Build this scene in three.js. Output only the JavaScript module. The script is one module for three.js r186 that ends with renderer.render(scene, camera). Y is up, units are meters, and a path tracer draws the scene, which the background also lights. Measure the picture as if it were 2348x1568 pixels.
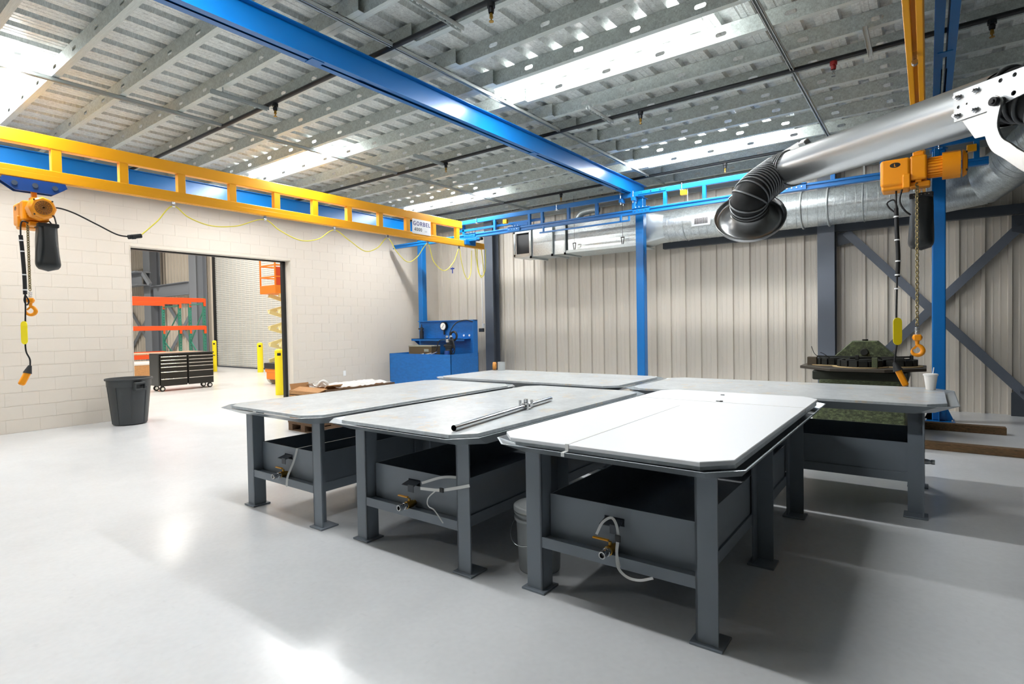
import * as THREE from 'three';
import { RoundedBoxGeometry } from 'three/addons/geometries/RoundedBoxGeometry.js';
import { mergeGeometries } from 'three/addons/utils/BufferGeometryUtils.js';
import { RectAreaLightUniformsLib } from 'three/addons/lights/RectAreaLightUniformsLib.js';

// ---------------------------------------------------------------- camera, light, exposure
const scene = new THREE.Scene();
scene.background = new THREE.Color(0x000000);
const camera = new THREE.PerspectiveCamera(2 * Math.atan(784 / 1275.7259) * 180 / Math.PI, 2348 / 1568, 0.05, 200);
camera.position.set(0, 1.45, 0);
camera.rotation.set(-1.29677 * Math.PI / 180, 36.9154 * Math.PI / 180, -1.00578 * Math.PI / 180, 'YXZ');
camera.setViewOffset(2348, 1568, 4.83, 7.74, 2348, 1568);
const renderer = new THREE.WebGLRenderer();
renderer.toneMapping = THREE.LinearToneMapping;
renderer.toneMappingExposure = 1.4;
renderer.shadowMap.enabled = true;
RectAreaLightUniformsLib.init();
const LAMP = 85;          // radiance of a strip light's lens towards the floor
const UPLIGHT = 85;        // light that leaves the top of the open strip fittings
const LENS_GLOW = 32;      // glow of the lens as the eye sees it
const HALL_LAMP = 92;
const STRIPS = [          // centre x, centre z of the 2.4 m strip lights
  [-2.86, -5.22], [-2.86, -8.88], [-8.42, -5.22], [-8.42, -8.88],
  [-2.86, -1.56], [-8.42, -1.56], [-8.42, 2.1]];
const HIGHBAYS = [[-14, -3], [-14, -8], [-20, -3], [-20, -8], [-27, -5]];

// ---------------------------------------------------------------- helpers
let seed = 7;
const rnd = () => { seed = (seed * 1664525 + 1013904223) >>> 0; return seed / 4294967296; };
const V = (x, y, z) => new THREE.Vector3(x, y, z);
const used = new Map();
function numbered(n) {
  const k = used.get(n) || 0; used.set(n, k + 1);
  return k ? n + '_' + String(k).padStart(3, '0') : n;
}
function prep(g) {
  let o = g.index ? g.toNonIndexed() : g;
  for (const k of Object.keys(o.attributes)) if (!['position', 'normal', 'uv'].includes(k)) o.deleteAttribute(k);
  if (!o.attributes.normal) o.computeVertexNormals();
  if (!o.attributes.uv) o.setAttribute('uv', new THREE.BufferAttribute(new Float32Array(o.attributes.position.count * 2), 2));
  return o;
}
function geo(gs) { gs = [].concat(gs).map(prep); return gs.length > 1 ? mergeGeometries(gs) : gs[0]; }
function mesh(name, gs, mat, parent, label) {
  const m = new THREE.Mesh(gs.isBufferGeometry ? gs : geo(gs), mat);
  m.name = parent && parent !== scene ? name : numbered(name);
  m.castShadow = m.receiveShadow = true;
  if (label) m.userData.label = label;
  (parent || scene).add(m);
  return m;
}
function tag(o, label, category, group) { o.userData.label = label; o.userData.category = category; if (group) o.userData.group = group; return o; }
function thing(name, label, category, p = [0, 0, 0], turn = 0, group) {
  const o = new THREE.Group(); o.name = numbered(name); scene.add(o);
  o.position.set(...p); o.rotation.y = turn;
  return tag(o, label, category, group);
}
function structure(name, parentless = true) { const o = new THREE.Group(); o.name = numbered(name); o.userData.kind = 'structure'; scene.add(o); return o; }
const box = (w, h, d, x = 0, y = 0, z = 0) => new THREE.BoxGeometry(w, h, d).translate(x, y, z);
const bb = (x0, x1, y0, y1, z0, z1) => box(x1 - x0, y1 - y0, z1 - z0, (x0 + x1) / 2, (y0 + y1) / 2, (z0 + z1) / 2);
const rbox = (w, h, d, x = 0, y = 0, z = 0, r = 0.006, s = 2) => new RoundedBoxGeometry(w, h, d, s, Math.min(r, w / 2.01, h / 2.01, d / 2.01)).translate(x, y, z);
function orient(g, a, b) {            // geometry along +Y centred at origin, moved between a and b
  const d = b.clone().sub(a), q = new THREE.Quaternion().setFromUnitVectors(V(0, 1, 0), d.clone().normalize());
  return g.applyQuaternion(q).translate((a.x + b.x) / 2, (a.y + b.y) / 2, (a.z + b.z) / 2);
}
const cyl = (a, b, r0, r1 = r0, s = 20, open = false) => orient(new THREE.CylinderGeometry(r1, r0, a.distanceTo(b), s, 1, open), a, b);
function bar(a, b, w, t) {            // box beam from a to b; w vertical-ish, t horizontal
  const d = b.clone().sub(a), L = d.length(), m = new THREE.Matrix4(), y = d.clone().normalize();
  let x = V(0, 1, 0).cross(y); if (x.length() < 1e-3) x = V(1, 0, 0); x.normalize();
  const z = x.clone().cross(y);
  m.makeBasis(x, y, z).setPosition((a.x + b.x) / 2, (a.y + b.y) / 2, (a.z + b.z) / 2);
  return new THREE.BoxGeometry(t, L, w).applyMatrix4(m);
}
const curve = (pts) => new THREE.CatmullRomCurve3(pts.map((p) => p.isVector3 ? p : V(...p)), false, 'centripetal');
const tube = (pts, r, n = 40, s = 8) => new THREE.TubeGeometry(curve(pts), n, r, s, false);
function lathe(pts, seg = 32) { return new THREE.LatheGeometry(pts.map((p) => new THREE.Vector2(p[0], p[1])), seg); }
function extrude(pts, depth, holes = [], bevel = 0) {
  const s = new THREE.Shape(pts.map((p) => new THREE.Vector2(p[0], p[1])));
  for (const h of holes) s.holes.push(new THREE.Path(h.map((p) => new THREE.Vector2(p[0], p[1]))));
  return new THREE.ExtrudeGeometry(s, { depth, bevelEnabled: bevel > 0, bevelSize: bevel, bevelThickness: bevel, bevelSegments: 1, curveSegments: 8 });
}
function slot(cx, cy, l, h, n = 5) {  // stadium outline
  const p = [];
  for (let i = 0; i <= n; i++) { const a = -Math.PI / 2 + Math.PI * i / n; p.push([cx + (l - h) / 2 + h / 2 * Math.cos(a), cy + h / 2 * Math.sin(a)]); }
  for (let i = 0; i <= n; i++) { const a = Math.PI / 2 + Math.PI * i / n; p.push([cx - (l - h) / 2 + h / 2 * Math.cos(a), cy + h / 2 * Math.sin(a)]); }
  return p;
}
function sheet(profile, x0, z0, z1, flat = true) {   // strip of quads: profile [[u,v]...], swept along the third axis
  const pos = [], uv = [], idx = [];
  for (let i = 0; i < profile.length - 1; i++) {
    const [a, b] = profile[i], [c, d] = profile[i + 1];
    pos.push(a, b, z0, c, d, z0, c, d, z1, a, b, z0, c, d, z1, a, b, z1);
    uv.push(a, z0, c, z0, c, z1, a, z0, c, z1, a, z1);
  }
  const g = new THREE.BufferGeometry();
  g.setAttribute('position', new THREE.Float32BufferAttribute(pos, 3));
  g.setAttribute('uv', new THREE.Float32BufferAttribute(uv, 2));
  g.computeVertexNormals();
  return g.translate(x0, 0, 0);
}
// value noise textures
function noiseTex(size, draw, srgb, rep = 1) {
  const d = new Uint8Array(size * size * 4);
  const gridOf = (n) => { const g = new Float32Array(n * n); for (let i = 0; i < g.length; i++) g[i] = rnd(); return g; };
  const grids = [4, 8, 16, 32, 64, 128, 256].map((n) => [n, gridOf(n)]);
  const val = (o, u, v) => {
    const [n, g] = grids[o], x = u * n, y = v * n, xi = Math.floor(x), yi = Math.floor(y), fx = x - xi, fy = y - yi;
    const sx = fx * fx * (3 - 2 * fx), sy = fy * fy * (3 - 2 * fy), q = (i, j) => g[((j % n) + n) % n * n + ((i % n) + n) % n];
    return (q(xi, yi) * (1 - sx) + q(xi + 1, yi) * sx) * (1 - sy) + (q(xi, yi + 1) * (1 - sx) + q(xi + 1, yi + 1) * sx) * sy;
  };
  for (let j = 0; j < size; j++) for (let i = 0; i < size; i++) {
    const c = draw((o) => val(o, i / size, j / size), i / size, j / size), k = (j * size + i) * 4;
    d[k] = Math.max(0, Math.min(255, c[0] * 255)); d[k + 1] = Math.max(0, Math.min(255, c[1] * 255)); d[k + 2] = Math.max(0, Math.min(255, c[2] * 255)); d[k + 3] = 255;
  }
  const t = new THREE.DataTexture(d, size, size, THREE.RGBAFormat);
  t.wrapS = t.wrapT = THREE.RepeatWrapping; t.magFilter = THREE.LinearFilter; t.minFilter = THREE.LinearMipmapLinearFilter; t.generateMipmaps = true;
  if (srgb) t.colorSpace = THREE.SRGBColorSpace;
  t.repeat.set(rep, rep); t.needsUpdate = true;
  return t;
}
function canvasTex(w, h, draw) {
  const c = document.createElement('canvas'); c.width = w; c.height = h; draw(c.getContext('2d'), w, h);
  const t = new THREE.CanvasTexture(c); t.colorSpace = THREE.SRGBColorSpace; return t;
}
const mat = (c, roughness = 0.6, metalness = 0, o = {}) => new THREE.MeshStandardMaterial({ color: c, roughness, metalness, side: THREE.DoubleSide, ...o });
const phys = (c, roughness, metalness, o) => new THREE.MeshPhysicalMaterial({ color: c, roughness, metalness, side: THREE.DoubleSide, ...o });

// ---------------------------------------------------------------- materials
const floorMap = noiseTex(512, (n) => { const v = 0.825 + 0.02 * (n(1) - 0.5) + 0.015 * (n(3) - 0.5) + 0.02 * (n(6) - 0.5); const s = n(5) > 0.95 ? 0.02 : 0; return [v - s - 0.006, v - s + 0.004, v - s + 0.012]; }, true, 0.22);
const floorRough = noiseTex(256, (n) => { const v = 0.50 + 0.06 * n(2) + 0.05 * n(4); return [v, v, v]; }, false, 0.3);
const floorBump = noiseTex(256, (n) => { const v = 0.5 + 0.5 * (n(1) - 0.5) + 0.2 * (n(3) - 0.5); return [v, v, v]; }, false, 0.15);
const blockBump = noiseTex(256, (n) => { const v = 0.5 * n(4) + 0.5 * n(6); return [v, v, v]; }, false, 3);
const galvMap = noiseTex(256, (n) => { const v = 0.86 + 0.10 * (n(3) - 0.5) + 0.14 * (n(5) - 0.5) + 0.05 * (n(6) - 0.5); return [v * 0.985, v, v * 0.995]; }, true, 1.5);
const steelMap = noiseTex(512, (n) => { const r = n(2) > 0.77 && n(4) > 0.5 ? 0.10 * (n(5)) : 0; const v = 0.76 + 0.06 * (n(1) - 0.5) + 0.06 * (n(3) - 0.5) + 0.05 * (n(5) - 0.5); return [(v + r * 0.5) * 0.965, (v - r * 0.3) * 0.99, v - r * 1.2]; }, true, 0.6);
const cardMap = noiseTex(256, (n) => { const v = 0.95 + 0.1 * (n(3) - 0.5) + 0.08 * (n(5) - 0.5); return [0.74 * v, 0.55 * v, 0.36 * v]; }, true, 1);
const woodMap = noiseTex(256, (n, u, v) => { const g = 0.5 + 0.5 * Math.sin(v * 90 + 6 * n(1)); const k = 0.55 + 0.18 * g * n(4) + 0.3 * (n(3) - 0.5); return [0.62 * k, 0.47 * k, 0.33 * k]; }, true, 1);
const mossMap = noiseTex(256, (n) => { const m = n(3), k = 0.55 + 0.5 * (n(5) - 0.5); return [(0.56 + 0.25 * m) * k, (0.48 + 0.10 * m) * k, (0.32 + 0.06 * m) * k]; }, true, 1);
const greenMap = noiseTex(256, (n) => { const k = 0.8 + 0.5 * (n(3) - 0.5) + 0.4 * (n(5) - 0.5); const w = n(4) > 0.8 ? 0.08 : 0; return [0.36 * k + w, 0.40 * k + w, 0.27 * k + w]; }, true, 1);
const blueMap = noiseTex(256, (n) => { const k = 0.94 + 0.10 * (n(3) - 0.5) + 0.07 * (n(6) - 0.5); return [0.015 * k, 0.42 * k, 0.73 * k]; }, true, 1);

const M = {
  floor: phys(0xffffff, 0.8, 0, { map: floorMap, roughnessMap: floorRough, bumpMap: floorBump, bumpScale: 0.0012, clearcoat: 0.5, clearcoatRoughness: 0.2 }),
  block: mat(0xd9d2c7, 0.72, 0, { bumpMap: blockBump, bumpScale: 0.0015 }),
  mortar: mat(0xd8d1c5, 0.85),
  greyWall: mat(0x8f8d88, 0.8),
  plaster: mat(0xd6d2ca, 0.85),
  siding: mat(0xd4cdc1, 0.42, 0.0, {}),
  galv: mat(0xe6eaea, 0.42, 0.45, { map: galvMap }),
  joist: mat(0xe3e9e6, 0.42, 0.15, { map: galvMap }),
  deck: mat(0xf2f4f3, 0.42, 0.12, { map: galvMap }),
  duct: mat(0xeef2f3, 0.30, 0.65, { map: galvMap }),
  blue: mat(0x0568af, 0.30, 0.0),
  bluePaint: mat(0xffffff, 0.45, 0.0, { map: blueMap }),
  blueDark: mat(0x0c3f86, 0.45),
  yellow: mat(0xf0a713, 0.34),
  orange: mat(0xf59a0c, 0.38),
  safety: mat(0xf7e21a, 0.45),
  hallGrey: mat(0x858c95, 0.5, 0.05),
  grey: mat(0x616873, 0.48, 0.1),
  greyDark: mat(0x40464e, 0.5, 0.1),
  table: mat(0x79828b, 0.42, 0.05),
  tableTop: mat(0xffffff, 0.30, 0.1, { map: steelMap }),
  trough: mat(0x8f979c, 0.28, 0.35),
  black: mat(0x17191b, 0.5),
  rubber: mat(0x1c1e20, 0.65),
  binPlastic: mat(0x34383a, 0.5),
  white: mat(0xf1f2f2, 0.4),
  uhmw: phys(0xe4e7ea, 0.38, 0, { clearcoat: 0.15, clearcoatRoughness: 0.3 }),
  strap: mat(0xe2e4e3, 0.35),
  chrome: mat(0xd8dadc, 0.18, 1),
  alu: mat(0xbfc2c3, 0.30, 0.9),
  brass: mat(0xb08a3e, 0.3, 0.9),
  pipe: mat(0x222528, 0.45, 0.3),
  red: mat(0x8e1f1c, 0.5),
  card: mat(0xffffff, 0.85, 0, { map: cardMap }),
  wood: mat(0xffffff, 0.85, 0, { map: woodMap }),
  timber: mat(0xffffff, 0.9, 0, { map: mossMap }),
  machine: mat(0xffffff, 0.55, 0.1, { map: greenMap }),
  iron: mat(0x4b453d, 0.5, 0.6),
  jaw: mat(0x242624, 0.55, 0.4),
  film: phys(0xf4f4f2, 0.25, 0, { transmission: 0.25, thickness: 0, transparent: false }),
  cord: mat(0xe9dc4a, 0.5),
  cable: mat(0x141517, 0.5),
  cup: mat(0xf4f2ee, 0.7),
  rackOrange: mat(0xe8531a, 0.45),
  rackGreen: mat(0x2f7f6e, 0.5),
  shutter: mat(0xc9ccca, 0.5, 0.15),
  bucket: mat(0x9fa4a6, 0.45),
  gauge: mat(0xf3f1ea, 0.5),
  lens: new THREE.MeshStandardMaterial({ color: 0xffffff, emissive: 0xffffff, emissiveIntensity: LENS_GLOW, roughness: 0.5 }),
  bayLens: new THREE.MeshStandardMaterial({ color: 0xffffff, emissive: 0xfffaf0, emissiveIntensity: 12, roughness: 0.5 }),
};

const XW = -10.752, ZB = -11.0765, ROOF = 4.305, JB = 4.15;   // left wall face, back wall face, deck, joist undersides
const XR = 8.2, ZF = 9.0;                                     // right and front walls, behind the camera

// ---------------------------------------------------------------- floor
{
  const g = new THREE.PlaneGeometry(1, 1);
  const slab = bb(-37, XR + 0.2, -0.2, 0, ZB - 0.2, ZF + 0.2), uv = slab.attributes.uv, p = slab.attributes.position;
  for (let i = 0; i < uv.count; i++) uv.setXY(i, p.getX(i), p.getZ(i));
  const f = mesh('floor', [slab], M.floor); f.userData.kind = 'structure';
}
// ---------------------------------------------------------------- left wall of painted blocks
const DOOR = { z0: -6.66, z1: -3.69, h: 2.92 };
{
  const w = structure('wall_left'), T = 0.19, fx = XW, H = 0.1975, L = 0.395, face = 0.012;
  const core = [bb(fx - T, fx - face + 0.0085, 0, ROOF, DOOR.z1, ZF), bb(fx - T, fx - face + 0.0085, 0, ROOF, ZB - 0.1, DOOR.z0), bb(fx - T, fx - face + 0.0085, DOOR.h, ROOF, DOOR.z0, DOOR.z1)];
  mesh('mortar_core', core, M.mortar, w);
  const cache = {}, rest = [];
  for (let c = 0; c * H < ROOF - 0.05; c++) {
    const y0 = c * H, y1 = Math.min(ROOF, y0 + H), off = (c % 2) * L / 2;
    for (let k = -28; k < 20; k++) {
      let a = k * L + off - 0.06, b = a + L; const spans = [];
      a = Math.max(a, ZB); b = Math.min(b, ZF); if (b - a < 0.03) continue;
      if (y0 < DOOR.h - 0.02) {
        if (a < DOOR.z0) spans.push([a, Math.min(b, DOOR.z0)]);
        if (b > DOOR.z1) spans.push([Math.max(a, DOOR.z1), b]);
      } else spans.push([a, b]);
      for (const [s, e] of spans) {
        if (e - s < 0.03) continue;
        const len = e - s - 0.005, hh = y1 - y0 - 0.005, key = len.toFixed(3) + hh.toFixed(3);
        const g = cache[key] || (cache[key] = prep(rbox(face, hh, len, 0, 0, 0, 0.0012, 1)));
        if (e < -1.9 && y0 < 3.5) { const m = mesh('block', g, M.block, w); m.position.set(fx - face / 2, (y0 + y1) / 2, (s + e) / 2); }
        else rest.push(g.clone().translate(fx - face / 2, (y0 + y1) / 2, (s + e) / 2));
      }
    }
  }
  const r = mesh('block_courses', geo(rest), M.block, w); r.userData.kind = 'stuff';
  const d = structure('door_1');
  mesh('jamb', [bb(fx - T - 0.01, fx + 0.004, 0, DOOR.h, DOOR.z0 - 0.001, DOOR.z0 + 0.012)], M.block, d);
  mesh('jamb', [bb(fx - T - 0.01, fx + 0.004, 0, DOOR.h, DOOR.z1 - 0.012, DOOR.z1 + 0.001)], M.block, d);
  mesh('lintel', [bb(fx - T - 0.01, fx + 0.004, DOOR.h - 0.012, DOOR.h + 0.001, DOOR.z0, DOOR.z1)], M.block, d);
  mesh('shutter_guide', [bb(fx - T - 0.10, fx - T - 0.012, 0, DOOR.h + 0.3, DOOR.z0 - 0.06, DOOR.z0 + 0.075)], M.black, d);
  mesh('shutter_guide', [bb(fx - T - 0.10, fx - T - 0.012, 0, DOOR.h + 0.3, DOOR.z1 - 0.01, DOOR.z1 + 0.06)], M.black, d);
  mesh('shutter_bottom_bar', [bb(fx - T - 0.10, fx - T - 0.012, DOOR.h - 0.035, DOOR.h + 0.06, DOOR.z0, DOOR.z1)], M.black, d);
}
// ---------------------------------------------------------------- corrugated back wall (one sheet is 0.915 m: three ribs)
function ribProfile(depth) {          // u along the wall, v into the wall
  const p = [];
  for (let r = 0; r < 3; r++) {
    const o = r * 0.305;
    p.push([o, 0], [o + 0.010, -depth], [o + 0.052, -depth], [o + 0.062, 0], [o + 0.128, 0], [o + 0.134, -depth * 0.08], [o + 0.150, -depth * 0.08], [o + 0.156, 0],
      [o + 0.212, 0], [o + 0.218, -depth * 0.08], [o + 0.234, -depth * 0.08], [o + 0.240, 0]);
  }
  p.push([0.915, 0]);
  return p;
}
function sidingWall(name, x0, x1, z, h, facing) {
  const w = structure(name), base = prep(sheet(ribProfile(0.042), 0, 0, h).rotateX(-Math.PI / 2));
  // after the turn: v -> z, sweep -> y
  const n = Math.ceil((x1 - x0) / 0.915);
  for (let i = 0; i < n; i++) { const m = mesh('siding_panel', base, M.siding, w); m.position.set(x1 - (i + 1) * 0.915, 0, z); }
  mesh('backing', [bb(x1 - n * 0.915, x1, 0, h, z - 0.13, z - 0.055)], M.plaster, w);
  return w;
}
sidingWall('wall_back', XW + 0.0, 4.605 + 0.915 * 4, ZB, ROOF, 1);
sidingWall('wall_far', -36.6, XW - 0.19, ZB, 7.2, 1);
{
  const a = structure('wall_right'); mesh('panel', [bb(XR, XR + 0.15, 0, ROOF, ZB - 0.1, ZF + 0.15)], M.greyWall, a);
  const b = structure('wall_front'); mesh('panel', [bb(XW - 0.19, XR, 0, ROOF, ZF, ZF + 0.15)], M.greyWall, b);
  const c = structure('wall_far_left'); mesh('panel', [bb(-37, -36.6, 0, 7.2, ZB - 0.1, ZF + 0.15)], M.plaster, c);
  const d = structure('wall_far_front'); mesh('panel', [bb(-36.6, XW - 0.19, 0, 7.2, ZF, ZF + 0.15)], M.plaster, d);
  const e = structure('wall_upper'); mesh('panel', [bb(XW - 0.19, XW - 0.04, ROOF + 0.05, 7.2, ZB - 0.1, ZF)], M.plaster, e);
  const f = structure('ceiling_far'); mesh('panel', [bb(-37, XW - 0.04, 7.2, 7.4, ZB - 0.1, ZF + 0.15)], M.plaster, f);
}
// ---------------------------------------------------------------- ceiling: ribbed deck on punched joists
{
  const c = structure('ceiling');
  const prof = [];
  for (let r = 0; r < 3; r++) { const o = r * 0.305; prof.push([o, 0], [o + 0.014, 0.045], [o + 0.096, 0.045], [o + 0.110, 0], [o + 0.175, 0], [o + 0.181, 0.003], [o + 0.193, 0.003], [o + 0.199, 0], [o + 0.238, 0], [o + 0.244, 0.003], [o + 0.256, 0.003], [o + 0.262, 0]); }
  prof.push([0.915, 0]);
  const g = prep(sheet(prof, 0, ZB, ZF));
  for (let i = 0; i < 21; i++) { const m = mesh('deck_panel', g, M.deck, c); m.position.set(XW + 0.02 + i * 0.915, ROOF, 0); }
  mesh('roof_backing', [bb(XW - 0.19, XR + 0.15, ROOF + 0.055, ROOF + 0.2, ZB - 0.12, ZF + 0.15)], M.plaster, c);
  const D = ROOF - JB - 0.002, t = 0.004;
  function joistGeo(len) {
    const holes = []; for (let x = 0.42; x < len - 0.25; x += 0.61) holes.push(slot(x, D * 0.45, 0.105, 0.04));
    const web = extrude([[0, 0], [len, 0], [len, D], [0, D]], t, holes);
    const parts = [web, bb(0, len, 0, t, -0.06, 0), bb(0, len, D - t, D, -0.06, 0), bb(0, len, t, 0.018, -0.06, -0.056), bb(0, len, D - 0.018, D - t, -0.06, -0.056)];
    return geo(parts);
  }
  const xa = XW + 0.05, lapL = -3.86, lapR = -4.45, left = joistGeo(lapL - xa), right = joistGeo(XR - 0.05 - lapR);
  for (let k = -17; k < 15; k++) {
    const z = -1.86 - 0.61 * k; if (z < ZB + 0.12) break;
    let m = mesh('joist', left, M.joist, c); m.position.set(xa, JB, z);
    m = mesh('joist', right, M.joist, c); m.position.set(lapR, JB, z - 0.066);
  }
  mesh('eave_strut', [bb(XW + 0.05, XR - 0.05, JB - 0.14, JB + 0.1, ZB + 0.03, ZB + 0.09)], M.galv, c);
  mesh('wall_track', [bb(XW + 0.002, XW + 0.045, JB - 0.01, JB + 0.15, ZB + 0.1, ZF - 0.1)], M.galv, c);
}
// ---------------------------------------------------------------- lamps
function areaLight(w, d, x, y, z, intensity, color = 0xffffff) {
  const l = new THREE.RectAreaLight(color, intensity, w, d); l.position.set(x, y, z); l.lookAt(x, y - 1, z); l.castShadow = true; scene.add(l); return l;
}
const stripLabels = ['long white strip light right of the big blue beam, largest in the picture', 'white strip light in the ceiling above the back blue truss, behind the metal hood',
  'white strip light on the ceiling above the yellow girder, nearer to the doorway', 'white strip light on the ceiling at the far end of the yellow girder',
  'white strip light overhead in front of the work tables', 'white strip light overhead near the left hoist', 'white strip light behind the camera on the left'];
STRIPS.forEach(([x, z], i) => {
  const y = 4.21, t = thing('strip_light', stripLabels[i], 'light', [x, y, z], 0, 'ceiling strip lights');
  mesh('housing', [rbox(2.42, 0.035, 0.06, 0, 0.026, 0, 0.006)], M.white, t);
  mesh('lens', [orient(new THREE.CylinderGeometry(0.04, 0.04, 2.38, 16), V(-1.19, -0.03, 0), V(1.19, -0.03, 0))], M.lens, t);
  for (const s of [-1, 1]) mesh('hanger', [bb(s * 0.95 - 0.012, s * 0.95 + 0.012, 0.04, ROOF - y, -0.004, 0.004)], M.galv, t);
  areaLight(2.38, 0.085, x, y - 0.074, z, LAMP);
  const up = new THREE.RectAreaLight(0xffffff, UPLIGHT, 2.38, 0.06); up.position.set(x, y + 0.048, z); up.lookAt(x, y + 1, z); up.castShadow = true; scene.add(up);
});
HIGHBAYS.forEach(([x, z], i) => {
  const t = thing('high_bay_light', ['high bay light above the tool chest', 'high bay light above the scissor lift', 'high bay light in front of the pallet rack', 'high bay light above the roll-up door', 'high bay light at the far end of the hall'][i], 'light', [x, 6.6, z], 0, 'lights of the next hall');
  mesh('housing', [rbox(1.3, 0.1, 0.7, 0, 0.06, 0, 0.01)], M.white, t);
  mesh('lens', [bb(-0.6, 0.6, 0, 0.012, -0.3, 0.3)], M.bayLens, t);
  for (const q of [-0.5, 0.5]) mesh('rod', [cyl(V(q, 0.1, 0), V(q, 0.598, 0), 0.006)], M.galv, t);
  areaLight(1.2, 0.6, x, 6.595, z, HALL_LAMP, 0xfff8ee);
});
// ---------------------------------------------------------------- ceiling services
function strut(name, label, x, z0, z1, y, m = M.galv, grp) {
  const t = thing(name, label, 'strut', [x, y, 0], 0, grp);
  const w = 0.041, k = 0.004;
  mesh('channel', [bb(-w / 2, w / 2, w - k, w, z0, z1), bb(-w / 2, -w / 2 + k, 0, w, z0, z1), bb(w / 2 - k, w / 2, 0, w, z0, z1), bb(-w / 2, -w / 2 + 0.011, 0, k, z0, z1), bb(w / 2 - 0.011, w / 2, 0, k, z0, z1)], m, t);
  return t;
}
strut('strut_channel', 'thin galvanized strut under the joists left of the big blue beam', -7.35, -10.6, 2, JB - 0.045);
strut('strut_channel', 'galvanized strut running just right of the big blue beam, past both lamp ends', -4.05, -10.4, 2, JB - 0.045);
strut('strut_channel', 'galvanized strut under the joists leading down to the metal extraction arm', -1.15, -9.7, 2, JB - 0.045);
{
  const labels = ['short slotted strut hanger left of the big blue beam, nearer the camera', 'short slotted strut hanger at the top of the picture right of the big blue beam', 'short slotted strut hanger below the near strip light', 'short slotted strut hanger beside the right yellow girder', 'short slotted strut hanger left of the big blue beam, farther away'];
  [[-6.25, -3.3], [-3.28, -3.42], [-3.28, -6.34], [-0.45, -6.32], [-6.24, -6.29]].forEach(([x, z], i) => {
    const t = thing('trapeze_hanger', labels[i], 'bracket', [x, JB - 0.10, z], 0, 'strut hangers for the sprinkler pipes');
    const holes = []; for (let k = 0; k < 9; k++) holes.push(slot(-0.26 + k * 0.065, 0.02, 0.032, 0.012, 3));
    mesh('channel', [extrude([[-0.33, 0], [0.33, 0], [0.33, 0.041], [-0.33, 0.041]], 0.003, holes).rotateY(Math.PI / 2).translate(-0.02, 0, 0), bb(0.017, 0.02, 0, 0.041, -0.33, 0.33), bb(-0.02, 0.02, 0.038, 0.041, -0.33, 0.33)], M.galv, t);
    for (const s of [-1, 1]) mesh('rod', [cyl(V(0, 0.04, s * 0.2), V(0, 0.099, s * 0.2), 0.006)], M.galv, t);
  });
}
function sprinklerPipe(label, z, heads) {
  const t = thing('sprinkler_pipe', label, 'pipe', [0, 4.116, z], 0, 'sprinkler pipes under the ceiling');
  mesh('pipe', [cyl(V(XW + 0.1, 0, 0), V(XR - 0.1, 0, 0), 0.024)], M.pipe, t);
  for (const [x, redOne] of heads) {
    const h = mesh('sprinkler_head', [cyl(V(x, -0.02, 0), V(x, -0.10, 0), 0.016, 0.02), cyl(V(x, -0.02, 0), V(x, -0.055, 0), 0.034), cyl(V(x, -0.07, 0), V(x, -0.10, 0), 0.026, 0.022)], redOne ? M.red : M.pipe, t, redOne ? 'red sprinkler drop' : undefined);
    mesh('nozzle', [cyl(V(x, -0.10, 0), V(x, -0.14, 0), 0.012, 0.016), cyl(V(x, -0.14, 0), V(x, -0.165, 0), 0.006), cyl(V(x, -0.165, 0), V(x, -0.17, 0), 0.02)], redOne ? M.chrome : M.brass, h);
  }
  return t;
}
sprinklerPipe('black sprinkler pipe under the joists, nearest the camera', -3.63, [[-6.1], [-2.86], [0.41]]);
sprinklerPipe('black sprinkler pipe crossing the middle of the ceiling', -6.62, [[-6.2], [-2.87], [-0.77, true], [0.46]]);
sprinklerPipe('black sprinkler pipe near the corrugated back wall', -9.65, [[-5.9], [-2.7], [0.5]]);
{
  const t = thing('sprinkler_riser', 'black sprinkler riser with red couplings at the upper right edge', 'pipe', [0.95, 0, -6.62]);
  mesh('riser', [cyl(V(0, 3.55, 0), V(0, 4.09, 0), 0.045)], M.pipe, t);
  mesh('coupling', [cyl(V(0, 3.99, 0), V(0, 4.09, 0), 0.07)], M.red, t);
  mesh('coupling', [cyl(V(0, 3.5, 0), V(0, 3.62, 0), 0.07), cyl(V(-0.12, 3.56, 0), V(0.1, 3.56, 0), 0.035)], M.red, t);
}
function cableLoop(label, pts, m = M.galv) { const c = mesh('flexible_conduit', [tube(pts, 0.009, 40, 6)], m); return tag(c, label, 'cable', 'lamp conduits'); }
cableLoop('looped grey conduit at the top of the near strip light', [[-2.95, 4.29, -5.02], [-2.7, 4.29, -5.02], [-2.62, 4.24, -5.03], [-2.75, 4.22, -5.05], [-2.95, 4.25, -5.06], [-3.06, 4.26, -5.16]]);
cableLoop('grey conduit drooping behind the strip light over the metal hood', [[-2.2, 4.285, -8.7], [-2.5, 4.285, -8.7], [-2.75, 4.28, -8.75], [-2.85, 4.25, -8.84]]);
cableLoop('thin conduit whip near the far end of the yellow girder', [[-7.5, 4.285, -8.7], [-7.95, 4.285, -8.7], [-8.2, 4.28, -8.75], [-8.25, 4.25, -8.84]]);

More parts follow.
